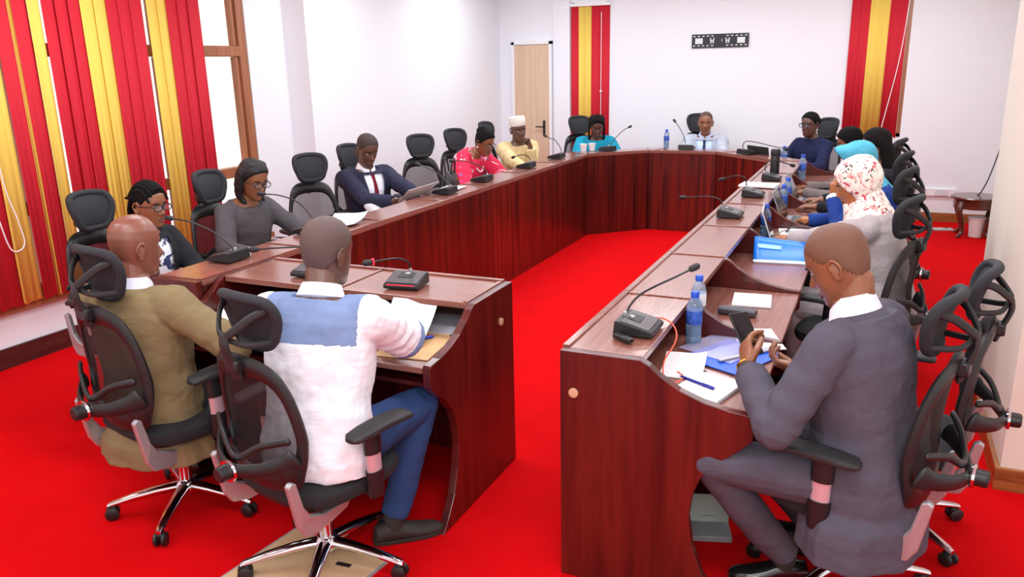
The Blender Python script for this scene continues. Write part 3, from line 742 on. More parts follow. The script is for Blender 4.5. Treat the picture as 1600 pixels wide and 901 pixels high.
MB().box((.07, .03, .010), (.022, .27, .006), Matrix.Rotation(-.25, 3, 'Z')).build('spine_bar', mat('clear_edge', (170, 168, 175), .25), t)
# blue brochure
t = thing('brochure', 'bright blue brochure with a white lower edge, propped open on the right row', 'brochure', (-.44, 4.58, ZW), .12)
def sheet(poly, z0, m, nm, bend):
    mb = MB(); n = 8; vs = []
    (x0, y0), (x1, y1) = poly
    for j in range(n+1):
        for i in range(n+1):
            u, v = i/n, j/n; vs.append((lerp(x0, x1, u), lerp(y0, y1, v), z0+bend(u, v)))
    mb.add(vs, [(j*(n+1)+i, j*(n+1)+i+1, (j+1)*(n+1)+i+1, (j+1)*(n+1)+i) for j in range(n) for i in range(n)])
    o = mb.build(nm, m, t); s = o.modifiers.new('s', 'SOLIDIFY'); s.thickness = .001; return o
bd = lambda u, v: .03*v*(1-u)+.07*v*v
sheet(((-.15, -.12), (.17, .10)), .006, M_cyanf, 'cover', bd)
sheet(((-.15, -.12), (.17, -.085)), .0075, M_paper, 'cover_band', lambda u, v: .005*v)
sheet(((-.13, .02), (-.0, .05)), .0105, mat('cover_print', (150, 200, 245), .5), 'cover_print', lambda u, v: bd((u*.13+.02)/.32, (v*.03+.14)/.22))
MB().box((.01, .0, .002), (.31, .23, .004)).build('pages', M_paper, t)
# laptops and bottles of the right row
laptop('pale laptop in front of the woman in the floral headscarf', -.42, 4.98, pi/2+.1, 1.9, m=mat('laptop_pale', (196, 198, 204), .4))
laptop('open grey laptop with a thin white lid edge before the turquoise headscarf', -.43, 5.72, pi/2, 1.95)
laptop('farther grey laptop beside the blue water bottle', -.43, 6.55, pi/2, 2.0)
laptop('black laptop at the far right bend before the woman in navy', -1.02, 8.60, 2.4, 1.75, m=M_blk2)
bottle('water bottle beside the pale laptop, before the floral headscarf', -.60, 5.12, ZW)
bottle('water bottle between the two grey laptops', -.59, 5.98, ZW)
bottle('water bottle behind the two grey laptops', -.60, 6.36, ZW)
bottle('water bottle standing before the woman in navy', -.62, 7.78, ZW+.0, 1.1)
bottle('farthest right water bottle beside the black laptop', -.86, 8.50, ZW+.0, 1.1)
bottle('small water bottle on the ledge left of the man in the pale suit', -2.14, 8.83, ZL, .95)
t = thing('flask', 'tall black flask standing on the right row ledge', 'flask', (-.76, 6.86, ZL))
MB().lathe([(0, 0), (.036, 0), (.037, .01), (.037, .16), (.035, .165), (0, .165)], n=24).build('flask_body', M_blk, t)
MB().lathe([(0, .166), (.036, .166), (.039, .172), (.039, .21), (.034, .218), (0, .22)], n=24).build('flask_lid', M_blk2, t)
paper('white papers with a violet edge on the right ledge beside the flask', -.80, 6.28, 1.5, .20, .27, z=ZL+.001, th=.012, name='document')
paper('white papers lying before the woman in navy', -.66, 7.45, .6, .26, .34, th=.004)
paper('white printed pages beneath the flask, farther right row', -.62, 7.05, .2, .22, .28, th=.004)
paper('pale open booklet at the far right bend', -.83, 8.28, .8, .22, .26, th=.012, name='booklet')
paper('white sheets between the two laptops with a black strap', -.42, 5.36, .15, .24, .2, th=.004)
notepad('white writing pad under the hand of the woman in the floral headscarf', -.42, 4.72+.02, .1, .2, .2, .008, z=ZW, cover=mat('navy_cover', (20, 40, 90), .5)).location.y = 4.79
t = thing('strap', 'black looped strap lying on white sheets in the right row', 'strap', (-.38, 5.36, ZW+.005), .2)
MB().tube(curve([(-.12, -.03, .008), (-.08, .04, .02), (0, .045, .03), (.08, .02, .012), (.12, -.03, .008)], 6), [(.01, .003)]*25, 8, up=(0, 0, 1)).build('band', M_blk, t)
t = thing('tablet', 'green lit phone with a dark rim lying between papers in the right row', 'phone', (-.40, 7.2, ZW+.03), .4)
MB().box((0, 0, .005), (.13, .2, .01)).build('tablet_body', M_blk, t, bevel=.003); MB().box((0, 0, .0108), (.118, .185, .001)).build('screen', mat('green_screen', (110, 150, 140), .2), t)
# left row
paper('white sheet held up by the man in the navy suit', -3.10, 5.12, -.5, .20, .28, z=.90, tilt=(.15, -.55))
paper('white papers on the left ledge beside the grey suited woman', -3.0, 4.05, .3, .22, .28, z=ZL+.001, th=.004, curl=.06)
paper('white paper on the left ledge by the handbag microphone', -3.03, 5.52, .1, .16, .2, z=ZL+.001, th=.003)
paper('white paper under the hands of the woman in red florals', -3.25, 6.55, .2, .21, .28, th=.003)
paper('white and blue leaflet in front of the woman in the black jacket', -3.14, 2.86, .3, .2, .26, m=M_paperg, th=.003)
t = thing('clipboard', 'black clipboard with a paper on the left ledge before the grey suited woman', 'clipboard', (-3.19, 3.86, .80), -1.2); t.rotation_euler = (0, -.25, -1.2)
MB().box((0, 0, .0), (.2, .28, .006)).build('board', M_blk, t, bevel=.002); MB().box((0, 0, .005), (.19, .26, .002)).build('sheet', M_paper, t)
t = thing('handbag', 'black handbag with upright looped handles beside the navy suited man', 'handbag', (-3.30, 5.98, ZW), -1.3)
mb = MB(); mb.loft([[V((w*math.copysign(abs(cos(2*pi*j/20))**.6, cos(2*pi*j/20)), dd*math.copysign(abs(sin(2*pi*j/20))**.6, sin(2*pi*j/20)), z)) for j in range(20)] for w, dd, z in ((.12, .05, .004), (.145, .065, .02), (.15, .065, .10), (.13, .045, .18), (.115, .02, .215), (.10, .008, .22))])
mb.build('bag_body', mat('bag_leather', (24, 22, 28), .4, bump=.1, bscale=90), t)
for s in (-1, 1): MB().tube(curve([(-.065, s*.022, .19), (-.06, s*.03, .27), (-.025, s*.034, .325), (.025, s*.034, .325), (.06, s*.03, .27), (.065, s*.022, .19)], 5), .007, 8).build('handle', M_blk, t)
MB().box((0, .052, .15), (.03, .012, .02)).build('clasp', M_brass, t, bevel=.002)
for dx, l in ((0, 'left'), (.10, 'right')):
    t = thing('cup', 'white cup, %s one of two, before the woman in turquoise' % l, 'cup', (-2.93+dx*.7, 8.33+dx*.8, ZL), 0)
    MB().lathe([(0, .003), (.028, 0), (.04, .075), (.041, .078), (.037, .076), (.026, .008), (0, .008)], n=20).build('cup_body', M_white, t)
    MB().lathe([(0, .060), (.0355, .060), (.0355, .062), (0, .062)], n=20).build('drink', mat('tea', (120, 70, 40), .2), t)
# ------------------------------------------------------------------ light
w = bpy.data.worlds.new('world'); SC.world = w; w.use_nodes = True
w.node_tree.nodes['Background'].inputs[0].default_value = (1.0, .95, .92, 1); w.node_tree.nodes['Background'].inputs[1].default_value = 1.3
def area(name, loc, sx, sy, e, rot=(0, 0, 0), c=(.88, .96, 1)):
    l = bpy.data.lights.new(name, 'AREA'); l.shape = 'RECTANGLE'; l.size = sx; l.size_y = sy; l.energy = e; l.color = c
    o = bpy.data.objects.new(name, l); COL.objects.link(o); o.location = loc; o.rotation_euler = rot
for x in (-3.6, -1.8, 0):
    for y in (1.2, 3.6, 6.0, 8.4): area('ceiling_light', (x, y, HC-.03), 1.2, .5, 31)
area('flash_bounce', (.3, -.6, 2.7), 1.2, 1.2, 50, (rad(50), 0, rad(20)))
SC.view_settings.view_transform = 'Standard'; SC.view_settings.look = 'None'; SC.view_settings.exposure = 0; SC.view_settings.gamma = 1
# ------------------------------------------------------------------ people
HEAD = [  # z, half width, front, back
 (-.122, .018, .060, -.010), (-.115, .034, .078, .012), (-.100, .047, .084, .030), (-.078, .057, .084, .052), (-.05, .065, .085, .072), (-.02, .071, .086, .088),
 (.01, .075, .087, .097), (.04, .077, .088, .101), (.07, .074, .080, .098), (.095, .063, .064, .085), (.113, .046, .044, .062), (.124, .024, .022, .034), (.1275, .006, .006, .008)]
def headgrid(off=lambda p: 0, feat=True, nz=40, n=44, zmin=-.122, zmax=.1275):
    rings = []
    for i in range(nz+1):
        t = i/nz; z = lerp(zmin, zmax, .5-.5*cos(pi*t)); w, f, b = interp(HEAD, z); ring = []
        for j in range(n):
            th = 2*pi*j/n; c, s = cos(th), sin(th)
            x = w*math.copysign(abs(c)**.92, c); y = (f if s > 0 else b)*math.copysign(abs(s)**.92, s)
            zz = z
            if feat and s > 0:
                g = lambda x0, z0, sx, sz: exp(-((x-x0)/sx)**2-((z-z0)/sz)**2)
                y += .024*g(0, -.032, .013, .016)+.012*g(0, -.012, .009, .024)+.008*(g(.014, -.038, .008, .008)+g(-.014, -.038, .008, .008))
                y -= .011*(g(.032, .006, .017, .012)+g(-.032, .006, .017, .012))
                y += .005*(g(.034, .026, .022, .008)+g(-.034, .026, .022, .008))
                y += .009*g(0, -.062, .024, .006)+.009*g(0, -.076, .020, .007)-.005*g(0, -.069, .026, .0035)
                y += .007*g(0, -.104, .018, .014)
                y += .004*(g(.045, -.025, .018, .02)+g(-.045, -.025, .018, .02))
            p = V((x, y, zz)); o = off(p)
            if o:
                q = V((x, y*1.0, zz)); d = q.normalized(); p = p+d*o
            ring.append(p)
        rings.append(ring)
    return rings
def hl(y):   # hairline height as a function of depth
    return interp([(-.11, -.085), (-.07, -.075), (-.03, -.03), (.0, .0), (.03, .02), (.055, .055), (.08, .078), (.1, .08)], y)[0]
def hairoff(t, extra=0):
    def f(p):
        h = p.z-hl(p.y)-extra; k = max(0, min(1, .5+h/.012))
        return lerp(-.02, t, k)
    return f
SKIN = {}
def skin(name, rgb):
    m = mat(name, rgb, .36, spec=.6, bump=.06, bscale=220, var=.10, vscale=14)
    m.node_tree.nodes['Principled BSDF'].inputs['Subsurface Weight'].default_value = .04
    m.node_tree.nodes['Principled BSDF'].inputs['Subsurface Radius'].default_value = (.02, .01, .006)
    return m
def two_bone(S, W, l1, l2, hint):
    d = W-S; L = d.length
    k = max(1, L/(l1+l2)*1.001); l1 *= k; l2 *= k
    a = (l1*l1-l2*l2+L*L)/(2*L); h = sqrt(max(0, l1*l1-a*a)); u = d.normalized()
    hv = V(hint); hv = hv-u*hv.dot(u); hv.normalize()
    return S+u*a+hv*h
def add_hand(mb, W, F, N, right, curl=(.35, .4, .45, .5), thumb=.4, s=1.0, spread=.06, pinch=0):
    F = V(F).normalized(); N = V(N); N = (N-F*N.dot(F)).normalized(); T = N.cross(F) if right else F.cross(N)
    T.normalize(); rings = []
    for u, w, h in ((-.035, .024, .020), (-.01, .027, .020), (.02, .036, .019), (.055, .042, .017), (.085, .041, .014), (.094, .036, .010)):
        c = W+F*u*s+T*(.004*s if u > 0 else 0)
        rings.append([c+T*(w*s*cos(2*pi*j/14))+N*(h*s*sin(2*pi*j/14)) for j in range(14)])
    mb.loft(rings)
    for k, (off, L, r) in enumerate(((.030, .070, .0095), (.0105, .078, .0098), (-.0095, .073, .0092), (-.029, .058, .0082))):
        p = W+F*(.086-abs(off-.005)*.25)*s+T*off*s*1.05
        d = (F+T*(off*spread/.03)).normalized(); pts = [p-d*.015*s, p]; rr = [r*s, r*s*1.08]; a = 0
        for q, (fr, cw) in enumerate(((.44, .9), (.31, 1.1), (.25, .7))):
            a += curl[k]*cw; dd = d*cos(a)-N*sin(a); p = p+dd*L*fr*s; pts.append(p); rr.append(r*s*(1.0, .95, .82)[q])
        mb.tube(pts, rr, 10)
    b = W+F*.018*s+T*.026*s-N*.004*s
    d = (F*.62+T*.72-N*.25).normalized(); d2 = (F*.9+T*(.25-thumb*.5)-N*(.25+thumb*.3)).normalized(); d3 = (F*.95-T*(.05+thumb*.5)-N*(.2+thumb*.3)).normalized()
    p1 = b+d*.038*s; p2 = p1+d2*.034*s; p3 = p2+d3*.026*s
    mb.tube([W+F*.01*s+T*.012*s, b, p1, p2, p3], [.013*s, .0145*s, .0115*s, .0105*s, .0085*s], 10)
class P: pass
TORSO = [(-.085, .150, .105, -.005), (-.03, .172, .120, -.004), (.03, .168, .118, 0), (.10, .155, .110, .005), (.18, .148, .106, .010), (.27, .158, .112, .010), (.36, .170, .116, .004), (.42, .170, .106, -.004), (.465, .148, .088, -.010), (.50, .105, .070, -.012), (.53, .072, .060, -.010), (.56, .058, .057, -.004)]
def person(label, x, y, rz, skin_m, cloth, lean=8, slump=10, side=0, twist=0, head=(0, 0, 0), hz=.555, hy=-.05, sc=1.0, rh=None, lh=None, rf=((.0, 1, 0), (0, 0, 1)), lf=((0, 1, 0), (0, 0, 1)),
           rcurl=(.35, .4, .45, .5), lcurl=(.35, .4, .45, .5), rhint=(.6, -.4, -.7), lhint=(-.6, -.4, -.7), knees=None, feet=None, fem=False, vox=.006, world_hands=True, headshift=(0, 0, 0), belly=0, nose=1, rthumb=.4, lthumb=.4, shoe='shoe_black', eyes=True, sock=True, hand_s=1.0, shw=.178, headat=None):
    p = P(); p.vox = vox
    hip = V((0, hy, hz))
    def T(q):
        nonlocal hip
        q = V(q)*sc; z = q.z; f = max(0, min(1, z/.55))
        a = rad(lean)+rad(slump)*f
        # integrate the bend along the spine
        zz = max(z, 0); n = 8; cy_, cz_ = 0, min(z, 0)
        for i in range(n):
            ff = (i+.5)/n*min(1, zz/.55); aa = rad(lean)+rad(slump)*ff; cy_ += sin(aa)*zz/n; cz_ += cos(aa)*zz/n
        tw_ = rad(twist)*f; xx, yy = q.x*cos(tw_)-q.y*sin(tw_), q.x*sin(tw_)+q.y*cos(tw_)
        sx = side*zz*zz
        return hip+V((xx*cos(sx)+sx*.9, cy_+yy*cos(a), cz_-yy*sin(a)-xx*sx*.8))
    if headat is not None:
        h0 = T((0, .012, .665))+V((0, .012, 0))+V(headshift); hip = hip+V((0, 0, headat[2]-h0.z))
        w_ = Matrix.Rotation(rad(rz), 3, 'Z') @ h0; x, y = headat[0]-w_.x, headat[1]-w_.y
        print('SEAT %-60s hip z %.3f at %.2f %.2f' % (label[:60], hip.z, x, y)); hz = hip.z
    t = thing('person', label, 'person', (x, y, 0), rad(rz)); p.t = t
    inv = Matrix.Rotation(-rad(rz), 3, 'Z')
    def loc(q): q = V(q); return inv @ (q-V((x, y, 0))) if world_hands else q
    p.loc = loc
    p.T = T
    fs = .93 if fem else 1.0
    SH = {s: T((s*shw*fs, -.012, .452)) for s in (-1, 1)}
    Hc = T((0, .012, .665))+V((0, .012, 0))+V(headshift); p.Hc = Hc
    RH = (Matrix.Rotation(rad(head[0]), 3, 'Z') @ Matrix.Rotation(-rad(head[1]), 3, 'X') @ Matrix.Rotation(rad(head[2]), 3, 'Y'))*1.0
    p.RH = RH; hs = sc*(.97 if fem else 1.0)
    def HP(q): return Hc+RH @ (V(q)*hs)
    p.HP = HP
    # ---- arms
    W = {}; E = {}; HD = {}
    for s, h, hint, fr in ((1, rh, rhint, rf), (-1, lh, lhint, lf)):
        w = loc(h) if h is not None else V((s*.16, .42, .76))
        W[s] = w; E[s] = two_bone(SH[s], w, .285*sc, .255*sc, hint)
        f, n = V(fr[0]), V(fr[1])
        if world_hands and h is not None: f, n = inv @ f, inv @ n
        HD[s] = (f, n)
    p.SH, p.W, p.E, p.hip = SH, W, E, hip
    # ---- legs
    if knees is None: knees = {s: V((s*.11, .40, hz-.035)) for s in (-1, 1)}
    else: knees = {s: (loc(k) if k else V((s*.11, .40, hz-.035))) for s, k in zip((1, -1), knees)}
    if feet is None: feet = {s: V((s*.12, .36, .085)) for s in (-1, 1)}
    else: feet = {s: (loc(k) if k else V((s*.12, .36, .085))) for s, k in zip((1, -1), feet)}
    HJ = {s: hip+V((s*.095, .0, -.005)) for s in (-1, 1)}
    p.knees, p.feet, p.HJ = knees, feet, HJ
    # ---- body: one skin
    mb = MB()
    mb.loft([[T((w*fs*.95*cos(2*pi*j/24), d*.95*sin(2*pi*j/24)+yo, z)) for j in range(24)] for z, w, d, yo in TORSO])
    nb = T((0, -.012, .50)); nk = HP((0, -.022, -.06)); nm = HP((0, -.012, -.02)); r = .054*sc*(.88 if fem else 1.04)
    mb.tube([nb, lerp(nb, nk, .5)+V((0, -.002, 0)), nk, nm], [r*1.12, r*1.0, r*1.0, r*.95], 18)
    mb.loft([[HP(q) for q in ring] for ring in headgrid()])
    for s in (-1, 1):   # ears
        c = V((s*.074, -.012, -.008)); pts = []
        for k in range(14):
            a = 2*pi*k/14; pts.append(HP(c+V((s*(.008+.006*cos(a-2.4)), -.004+.017*cos(a)*(1.1 if sin(a) > 0 else .75), .031*sin(a)))))
        mb.tube(pts, .0052*hs, 8, closed=True)
        mb.ball(HP(c+V((s*.002, .002, 0))), (.006*hs, .015*hs, .028*hs), RH, 10)
    for s in (-1, 1):
        mb.tube([SH[s]-V((s*.03, 0, .0)), SH[s], lerp(SH[s], E[s], .5), E[s], lerp(E[s], W[s], .35), W[s]], [.05*sc, .052*sc, .046*sc, .038*sc, .040*sc, .026*sc], 14)
        add_hand(mb, W[s], HD[s][0], HD[s][1], s > 0, rcurl if s > 0 else lcurl, rthumb if s > 0 else lthumb, sc*(.93 if fem else 1.0)*hand_s)
        mb.tube([HJ[s], lerp(HJ[s], knees[s], .5), knees[s], lerp(knees[s], feet[s], .35), feet[s]], [.075, .066, .05, .048, .034], 12)
    p.body = fuse(mb, 'body', skin_m, t, vox*.62 if vox < .005 else .0048, 2, sfac=.4)
    # eyes, brows, lips
    for s in (-1, 1):
        e = MB().ball(HP((s*.031, .0705, .003)), (.0125*hs, .0105*hs, .0075*hs), RH, 10).build('eye', M_eye, t)
        MB().ball(HP((s*.031, .0785, .0025)), (.0055*hs, .0032*hs, .0055*hs), RH, 8).build('iris', M_iris, e)
        MB().tube([HP((s*.015, .0875, .021)), HP((s*.03, .0875, .026)), HP((s*.048, .075, .021))], [.002*hs, .003*hs, .0015*hs], 6).build('eyebrow', M_hairb, t)
    MB().tube([HP((-.024, .079, -.068)), HP((-.010, .0915, -.0625)), HP((0, .0925, -.064)), HP((.010, .0915, -.0625)), HP((.024, .079, -.068)), HP((.010, .0905, -.0765)), HP((0, .0925, -.078)), HP((-.010, .0905, -.0765))], .0042*hs, 6, closed=True).build('lips', M_lips, t)
    # ---- trousers / skirt and shoes
    M_tr = cloth.get('legs', M_trk); mb = MB()
    mb.loft([[(hip+V((w*fs*cos(2*pi*j/20), d*sin(2*pi*j/20)-.005, z)) if z < .01 else T((w*fs*cos(2*pi*j/20), d*sin(2*pi*j/20)-.003, z))) for j in range(20)] for z, w, d in ((-.088, .14, .10), (-.07, .175, .135), (0, .183, .13), (.05, .165, .115), (.08, .13, .09))])
    for s in (-1, 1):
        k, f = knees[s], feet[s]
        mb.tube([HJ[s], lerp(HJ[s], k, .33), lerp(HJ[s], k, .7), k], [.098, .09, .078, .068], 16, wr=lambda a, th: .03*sin(22*a+2*sin(th)))
        mb.tube([k, lerp(k, f, .3), lerp(k, f, .7), f+V((0, 0, .02))], [.068, .066, .060, .055], 16, rnd=False, wr=lambda a, th: .035*sin(26*a+3*sin(th+1)))
        mb.ball(k, .069, n=12)
    fuse(mb, cloth.get('legname', 'trousers'), M_tr, t, .007, 3, .008, .10)
    for s in (-1, 1):
        f = feet[s]; mbs = MB(); fd = cloth.get('footdir', {}).get(s); fd = V((0, 1, 0)) if fd is None else (inv @ V(fd)).normalized()
        sd = V((fd.y, -fd.x, 0)).normalized(); c0 = V((f.x, f.y, 0)); lift = max(0, f.z-.09)
        rings = []
        for u, w, h in ((-.085, .022, .05), (-.075, .034, .075), (-.03, .038, .085), (.02, .038, .078), (.07, .044, .058), (.12, .046, .048), (.165, .038, .042), (.19, .018, .03)):
            ring = []
            for j in range(16):
                a = 2*pi*j/16; ring.append(c0+fd*u+sd*(w*cos(a))+V((0, 0, .002+lift+max(0, h/2+h/2*sin(a)*1.0))))
            rings.append(ring)
        sh = mbs.loft(rings).build('shoe', MATS[shoe], t)
        sole = MB(); sole.prism([tuple((c0+fd*u+sd*w).xy) for u, w in ((-.088, -.024), (-.03, -.036), (.05, -.042), (.12, -.046), (.17, -.036), (.195, 0), (.17, .036), (.12, .046), (.05, .042), (-.03, .036), (-.088, .024))], (lift, lift+.016))
        sole.build('sole', M_sole, sh, smooth=False, bevel=.003)
        MB().tube([f+V((0, 0, .06)), f, c0+V((0, 0, .06+lift))], [.042, .04, .038], 12).build('sock', M_sock, t)
    return p
def torso_loft(p, tab, inf, n=32, fs=1, front=0):
    """rings in torso coordinates inflated by inf"""
    rings = []
    for z, w, d, yo in tab:
        ring = []
        for j in range(n):
            a = 2*pi*j/n; c, s = cos(a), sin(a)
            ring.append(p.T(((w*fs+inf)*math.copysign(abs(c)**.9, c), (d+inf+(front(z) if front and s > 0 else 0))*math.copysign(abs(s)**.9, s)+yo, z)))
        rings.append(ring)
    return rings
def top(p, name, m, inf=.018, low=-.10, sleeve=1.0, arm=(.068, .062, .056, .050, .044), fs=1, belly=0, disp=.012, neck=.505, vox=None, index=None, flare=.0, wr=.05, smooth=7, post=None, skirt=None, pad=.0):
    """jacket, shirt or dress: one skin over torso and arms"""
    mb = MB(); tab = []
    for z, w, d, yo in TORSO:
        if z < low-.02 or z > neck: continue
        tab.append((z, w+(flare*max(0, .1-z)), d+(flare*max(0, .1-z)), yo))
    tab = [(z, max(w, .168) if z < .02 else w, max(d, .118) if z < .02 else d, yo) for z, w, d, yo in tab]
    mb.loft(torso_loft(p, tab, inf, fs=fs, front=(lambda z: belly*exp(-((z-.12)/.14)**2)) if belly else 0))
    for s in (-1, 1):
        S, E, W = p.SH[s], p.E[s], p.W[s]; q = arm
        inn = p.T((s*.09, -.012, .455)); seq = [(inn, q[0]*.92), (S+(S-inn)*.05, q[0]*(1+pad)), (lerp(S, E, .35), q[1]), (lerp(S, E, .7), q[1]*.98), (E, q[2]*1.03), (lerp(E, W, .4), q[3]), (lerp(E, W, .92), q[4])]
        if sleeve < 1:   # sleeve measured along shoulder..wrist, .5 = elbow
            cut = sleeve*2; seq = seq[:2]+[(lerp(S, E, k*cut), q[1]*1.04) for k in (.4, .75, 1)]
        pts = []; rr = []
        for (a, ra), (b, rb) in zip(seq, seq[1:]):
            for k in range(6): pts.append(lerp(a, b, k/6)); rr.append(lerp(ra, rb, k/6))
        pts.append(seq[-1][0]); rr.append(seq[-1][1])
        ph = random.uniform(0, 6)
        mb.tube(pts, rr, 20, rnd=False, wr=lambda a, th: wr*exp(-((a-.62)/.28)**2)*sin(42*a+2.2*sin(th+ph)))
        if sleeve >= .5: mb.ball(E, q[2]*1.02, n=12)
        mb.ball(S+V((0, 0, -.012)), (q[0]*.98*(1+pad*.5)), n=12)
    if skirt:   # the part of the jacket that hangs over the edge of the seat
        a0, a1, zl = skirt; rings = []
        for k in range(15):
            a = rad(lerp(a0, a1, k/14)); c, s_ = cos(a), sin(a); ri = []; ro = []
            wv = .008*sin(9*a)
            for z, w, d in ((.06, .168, .118), (-.03, .178, .125), (-.075, .205, .145), (-.105, .228, .16), (-.15, .236, .165), (zl, .24, .17)):
                b = V((w*c, d*s_-.01, z)); o = V((c, s_, 0))*(.014+wv*(1 if z < -.08 else 0)); q_ = p.T(b+o) if z > 0 else p.hip+b+o; i_ = p.T(b-V((c, s_, 0))*.008) if z > 0 else p.hip+b-V((c, s_, 0))*.008
                ro.append(q_); ri.append(i_)
            rings.append(ro+ri[::-1])
        mb.loft(rings)
    return fuse(mb, name, m, p.t, vox or p.vox*1.15, smooth, disp, .11, index, post=post)
def collar(p, name, m, r=.062, h=.045, z=.518, open_=.0, lean=0, th=.007):
    """shirt collar ring round the neck, open at the front"""
    mb = MB(); n = 40; rings = []
    for j in range(n+1):
        a = pi/2+open_+(2*pi-2*open_)*j/n; c, s = cos(a), sin(a); fr = max(0, s)
        b = p.T((r*1.22*c, r*1.12*s-.008, z-.012-.03*fr)); t_ = p.T((r*1.02*c, r*.98*s-.006, z+h-.03*fr-.012*fr)); o = p.T((r*1.3*c, r*1.2*s-.008, z-.004-.035*fr))
        d = (b-p.T((0, 0, z))).normalized()*th
        rings.append([b-d*.4, t_-d*.5, t_+d*.5, o+d*.6])
    mb.loft(rings)
    return mb.build(name, m, p.t)
def hair_cap(p, m, t=.006, extra=0, name='hair', locks=None, disp=0, vox=.0045):
    mb = MB(); mb.loft([[p.HP(q) for q in r] for r in headgrid(hairoff(t, extra), False)])
    if locks: locks(mb)
    if locks or disp: return fuse(mb, name, m, p.t, vox, 2, disp, .02)
    return mb.build(name, m, p.t)
def glasses(p, m, thick=.0026, w=.027, h=.018):
    mb = MB(); HP = p.HP
    for s in (-1, 1):
        mb.tube([HP((s*.033+w*cos(2*pi*k/16), .103-.25*abs(.033+w*cos(2*pi*k/16)*1)**1.3*1.2, .002+h*math.copysign(abs(sin(2*pi*k/16))**.7, sin(2*pi*k/16)))) for k in range(16)], thick, 6, closed=True)
        mb.tube([HP((s*.061, .092, .006)), HP((s*.078, .05, .008)), HP((s*.082, -.008, .006)), HP((s*.08, -.022, -.012))], thick*.9, 6)
    mb.tube([HP((-.008, .103, .006)), HP((0, .106, .008)), HP((.008, .103, .006))], thick, 6)
    g = mb.build('glasses', m, p.t)
    for s in (-1, 1):
        MB().add([HP((s*.033+w*cos(2*pi*k/16), .103-.25*abs(.033+w*cos(2*pi*k/16))**1.3*1.2, .002+h*math.copysign(abs(sin(2*pi*k/16))**.7, sin(2*pi*k/16)))) for k in range(16)], [tuple(range(16))]).build('lens', M_lens, g)
def front_v(p, half, ztop=.60, zbot=.08):
    """delete the front wedge of a jacket so the shirt shows"""
    import bmesh
    def post(me):
        bm = bmesh.new(); bm.from_mesh(me); A = p.T((0, 0, zbot)); B = p.T((0, 0, .47))
        ax = (B-A); L = ax.length; ax.normalize(); R = V((1, 0, 0)); kill = []
        for f in bm.faces:
            c = f.calc_center_median(); u = (c-A).dot(ax)/L; d = c-(A+ax*(u*L)); fwd = d.y
            arm = min(((c-(a_+(b_-a_)*max(0, min(1, (c-a_).dot(b_-a_)/(b_-a_).length_squared)))).length for s_ in (-1, 1) for a_, b_ in ((lerp(p.SH[s_], p.E[s_], .3), p.E[s_]), (p.E[s_], p.W[s_]))))
            if arm > .085 and -.0 < u < 1.02 and fwd > .02 and abs(d.x) < half*max(0, min(u, 1))+.004: kill.append(f)
        bmesh.ops.delete(bm, geom=kill, context='FACES'); bm.to_mesh(me); bm.free()
    return post
def lapels(p, m, half, zbot=.08, inf=.025, w=.038):
    for s in (-1, 1):
        rings = []
        for k in range(9):
            u = k/8; z = lerp(zbot, .50, u); hw = half*min(1, u*1.05)
            ww = w*(.35+1.1*u if u < .8 else 1.2-1.6*(u-.8)); d = interp([(a, b, c, e) for a, b, c, e in TORSO], z)[1]+inf
            y1 = d*sqrt(max(.05, 1-(hw/.19)**2)); y2 = d*sqrt(max(.05, 1-((hw+ww)/.19)**2))
            rings.append([p.T((s*hw, y1+.002, z)), p.T((s*hw, y1+.009, z)), p.T((s*(hw+ww*.6), lerp(y1, y2, .5)+.013, z)), p.T((s*(hw+ww), y2+.006, z)), p.T((s*(hw+ww), y2-.004, z))])
        MB().loft(rings).build('lapel', m, p.t)
def tie(p, m, z0=.10, z1=.485, inf=.012):
    rings = []
    for k in range(12):
        u = k/11; z = lerp(z1, z0, u); d = interp(TORSO, z)[1]+inf; w = .017 if u < .06 else lerp(.012, .036, u)
        if u > .9: w *= .6
        y = d*.99+.003+interp(TORSO, z)[2]
        rings.append([p.T((-w, y-.002, z)), p.T((0, y+.007+(.006 if u < .1 else 0), z)), p.T((w, y-.002, z)), p.T((0, y-.004, z))])
    MB().loft(rings).build('tie', m, p.t)
def earring(p, m, s, r=.005, z=-.045):
    MB().ball(p.HP((s*.082, -.010, z)), r).build('earring', m, p.t)
def scarf(p, m, t=.014, name='headscarf', face=(.064, -.125, .070), drape=((.60, .085, .085), (.53, .11, .10), (.47, .15, .125), (.40, .172, .14), (.34, .165, .142)), brim=0, disp=.008, back=0):
    fw, fz0, fz1 = face
    def off(q):
        k = 0
        if q.y > .0:
            cz = (fz0+fz1)/2; hz_ = (fz1-fz0)/2; e = (q.x/fw)**2+((q.z-cz)/hz_)**2
            k = max(0, min(1, (1.2-e)/.3))*max(0, min(1, (q.y-.0)/.02))
        br = brim*max(0, min(1, q.y/.07))*exp(-((q.z-.075)/.035)**2)*(1-k)
        return lerp(t+(back*max(0, -q.y)/.1), -.028, k)+br
    mb = MB(); mb.loft([[p.HP(q) for q in r] for r in headgrid(off, False, 44, 56)])
    ch = p.HP((0, .02, -.095)); bk = p.HP((0, -.075, -.05))
    rings = []
    cN = p.HP((0, -.012, -.085))
    ring0 = [cN+(p.RH @ V((.066*cos(2*pi*j/28), .075*sin(2*pi*j/28), .015*sin(2*pi*j/28)*-1))) for j in range(28)]
    rings.append(ring0)
    for z, w, d in drape:
        rings.append([p.T((w*cos(2*pi*j/28)*(1+.05*sin(5*j)), d*sin(2*pi*j/28)*(1+.05*sin(4*j))+.005, z+.0)) for j in range(28)])
    mb.loft(rings)
    return fuse(mb, name, m, p.t, .0055, 3, disp, .07)
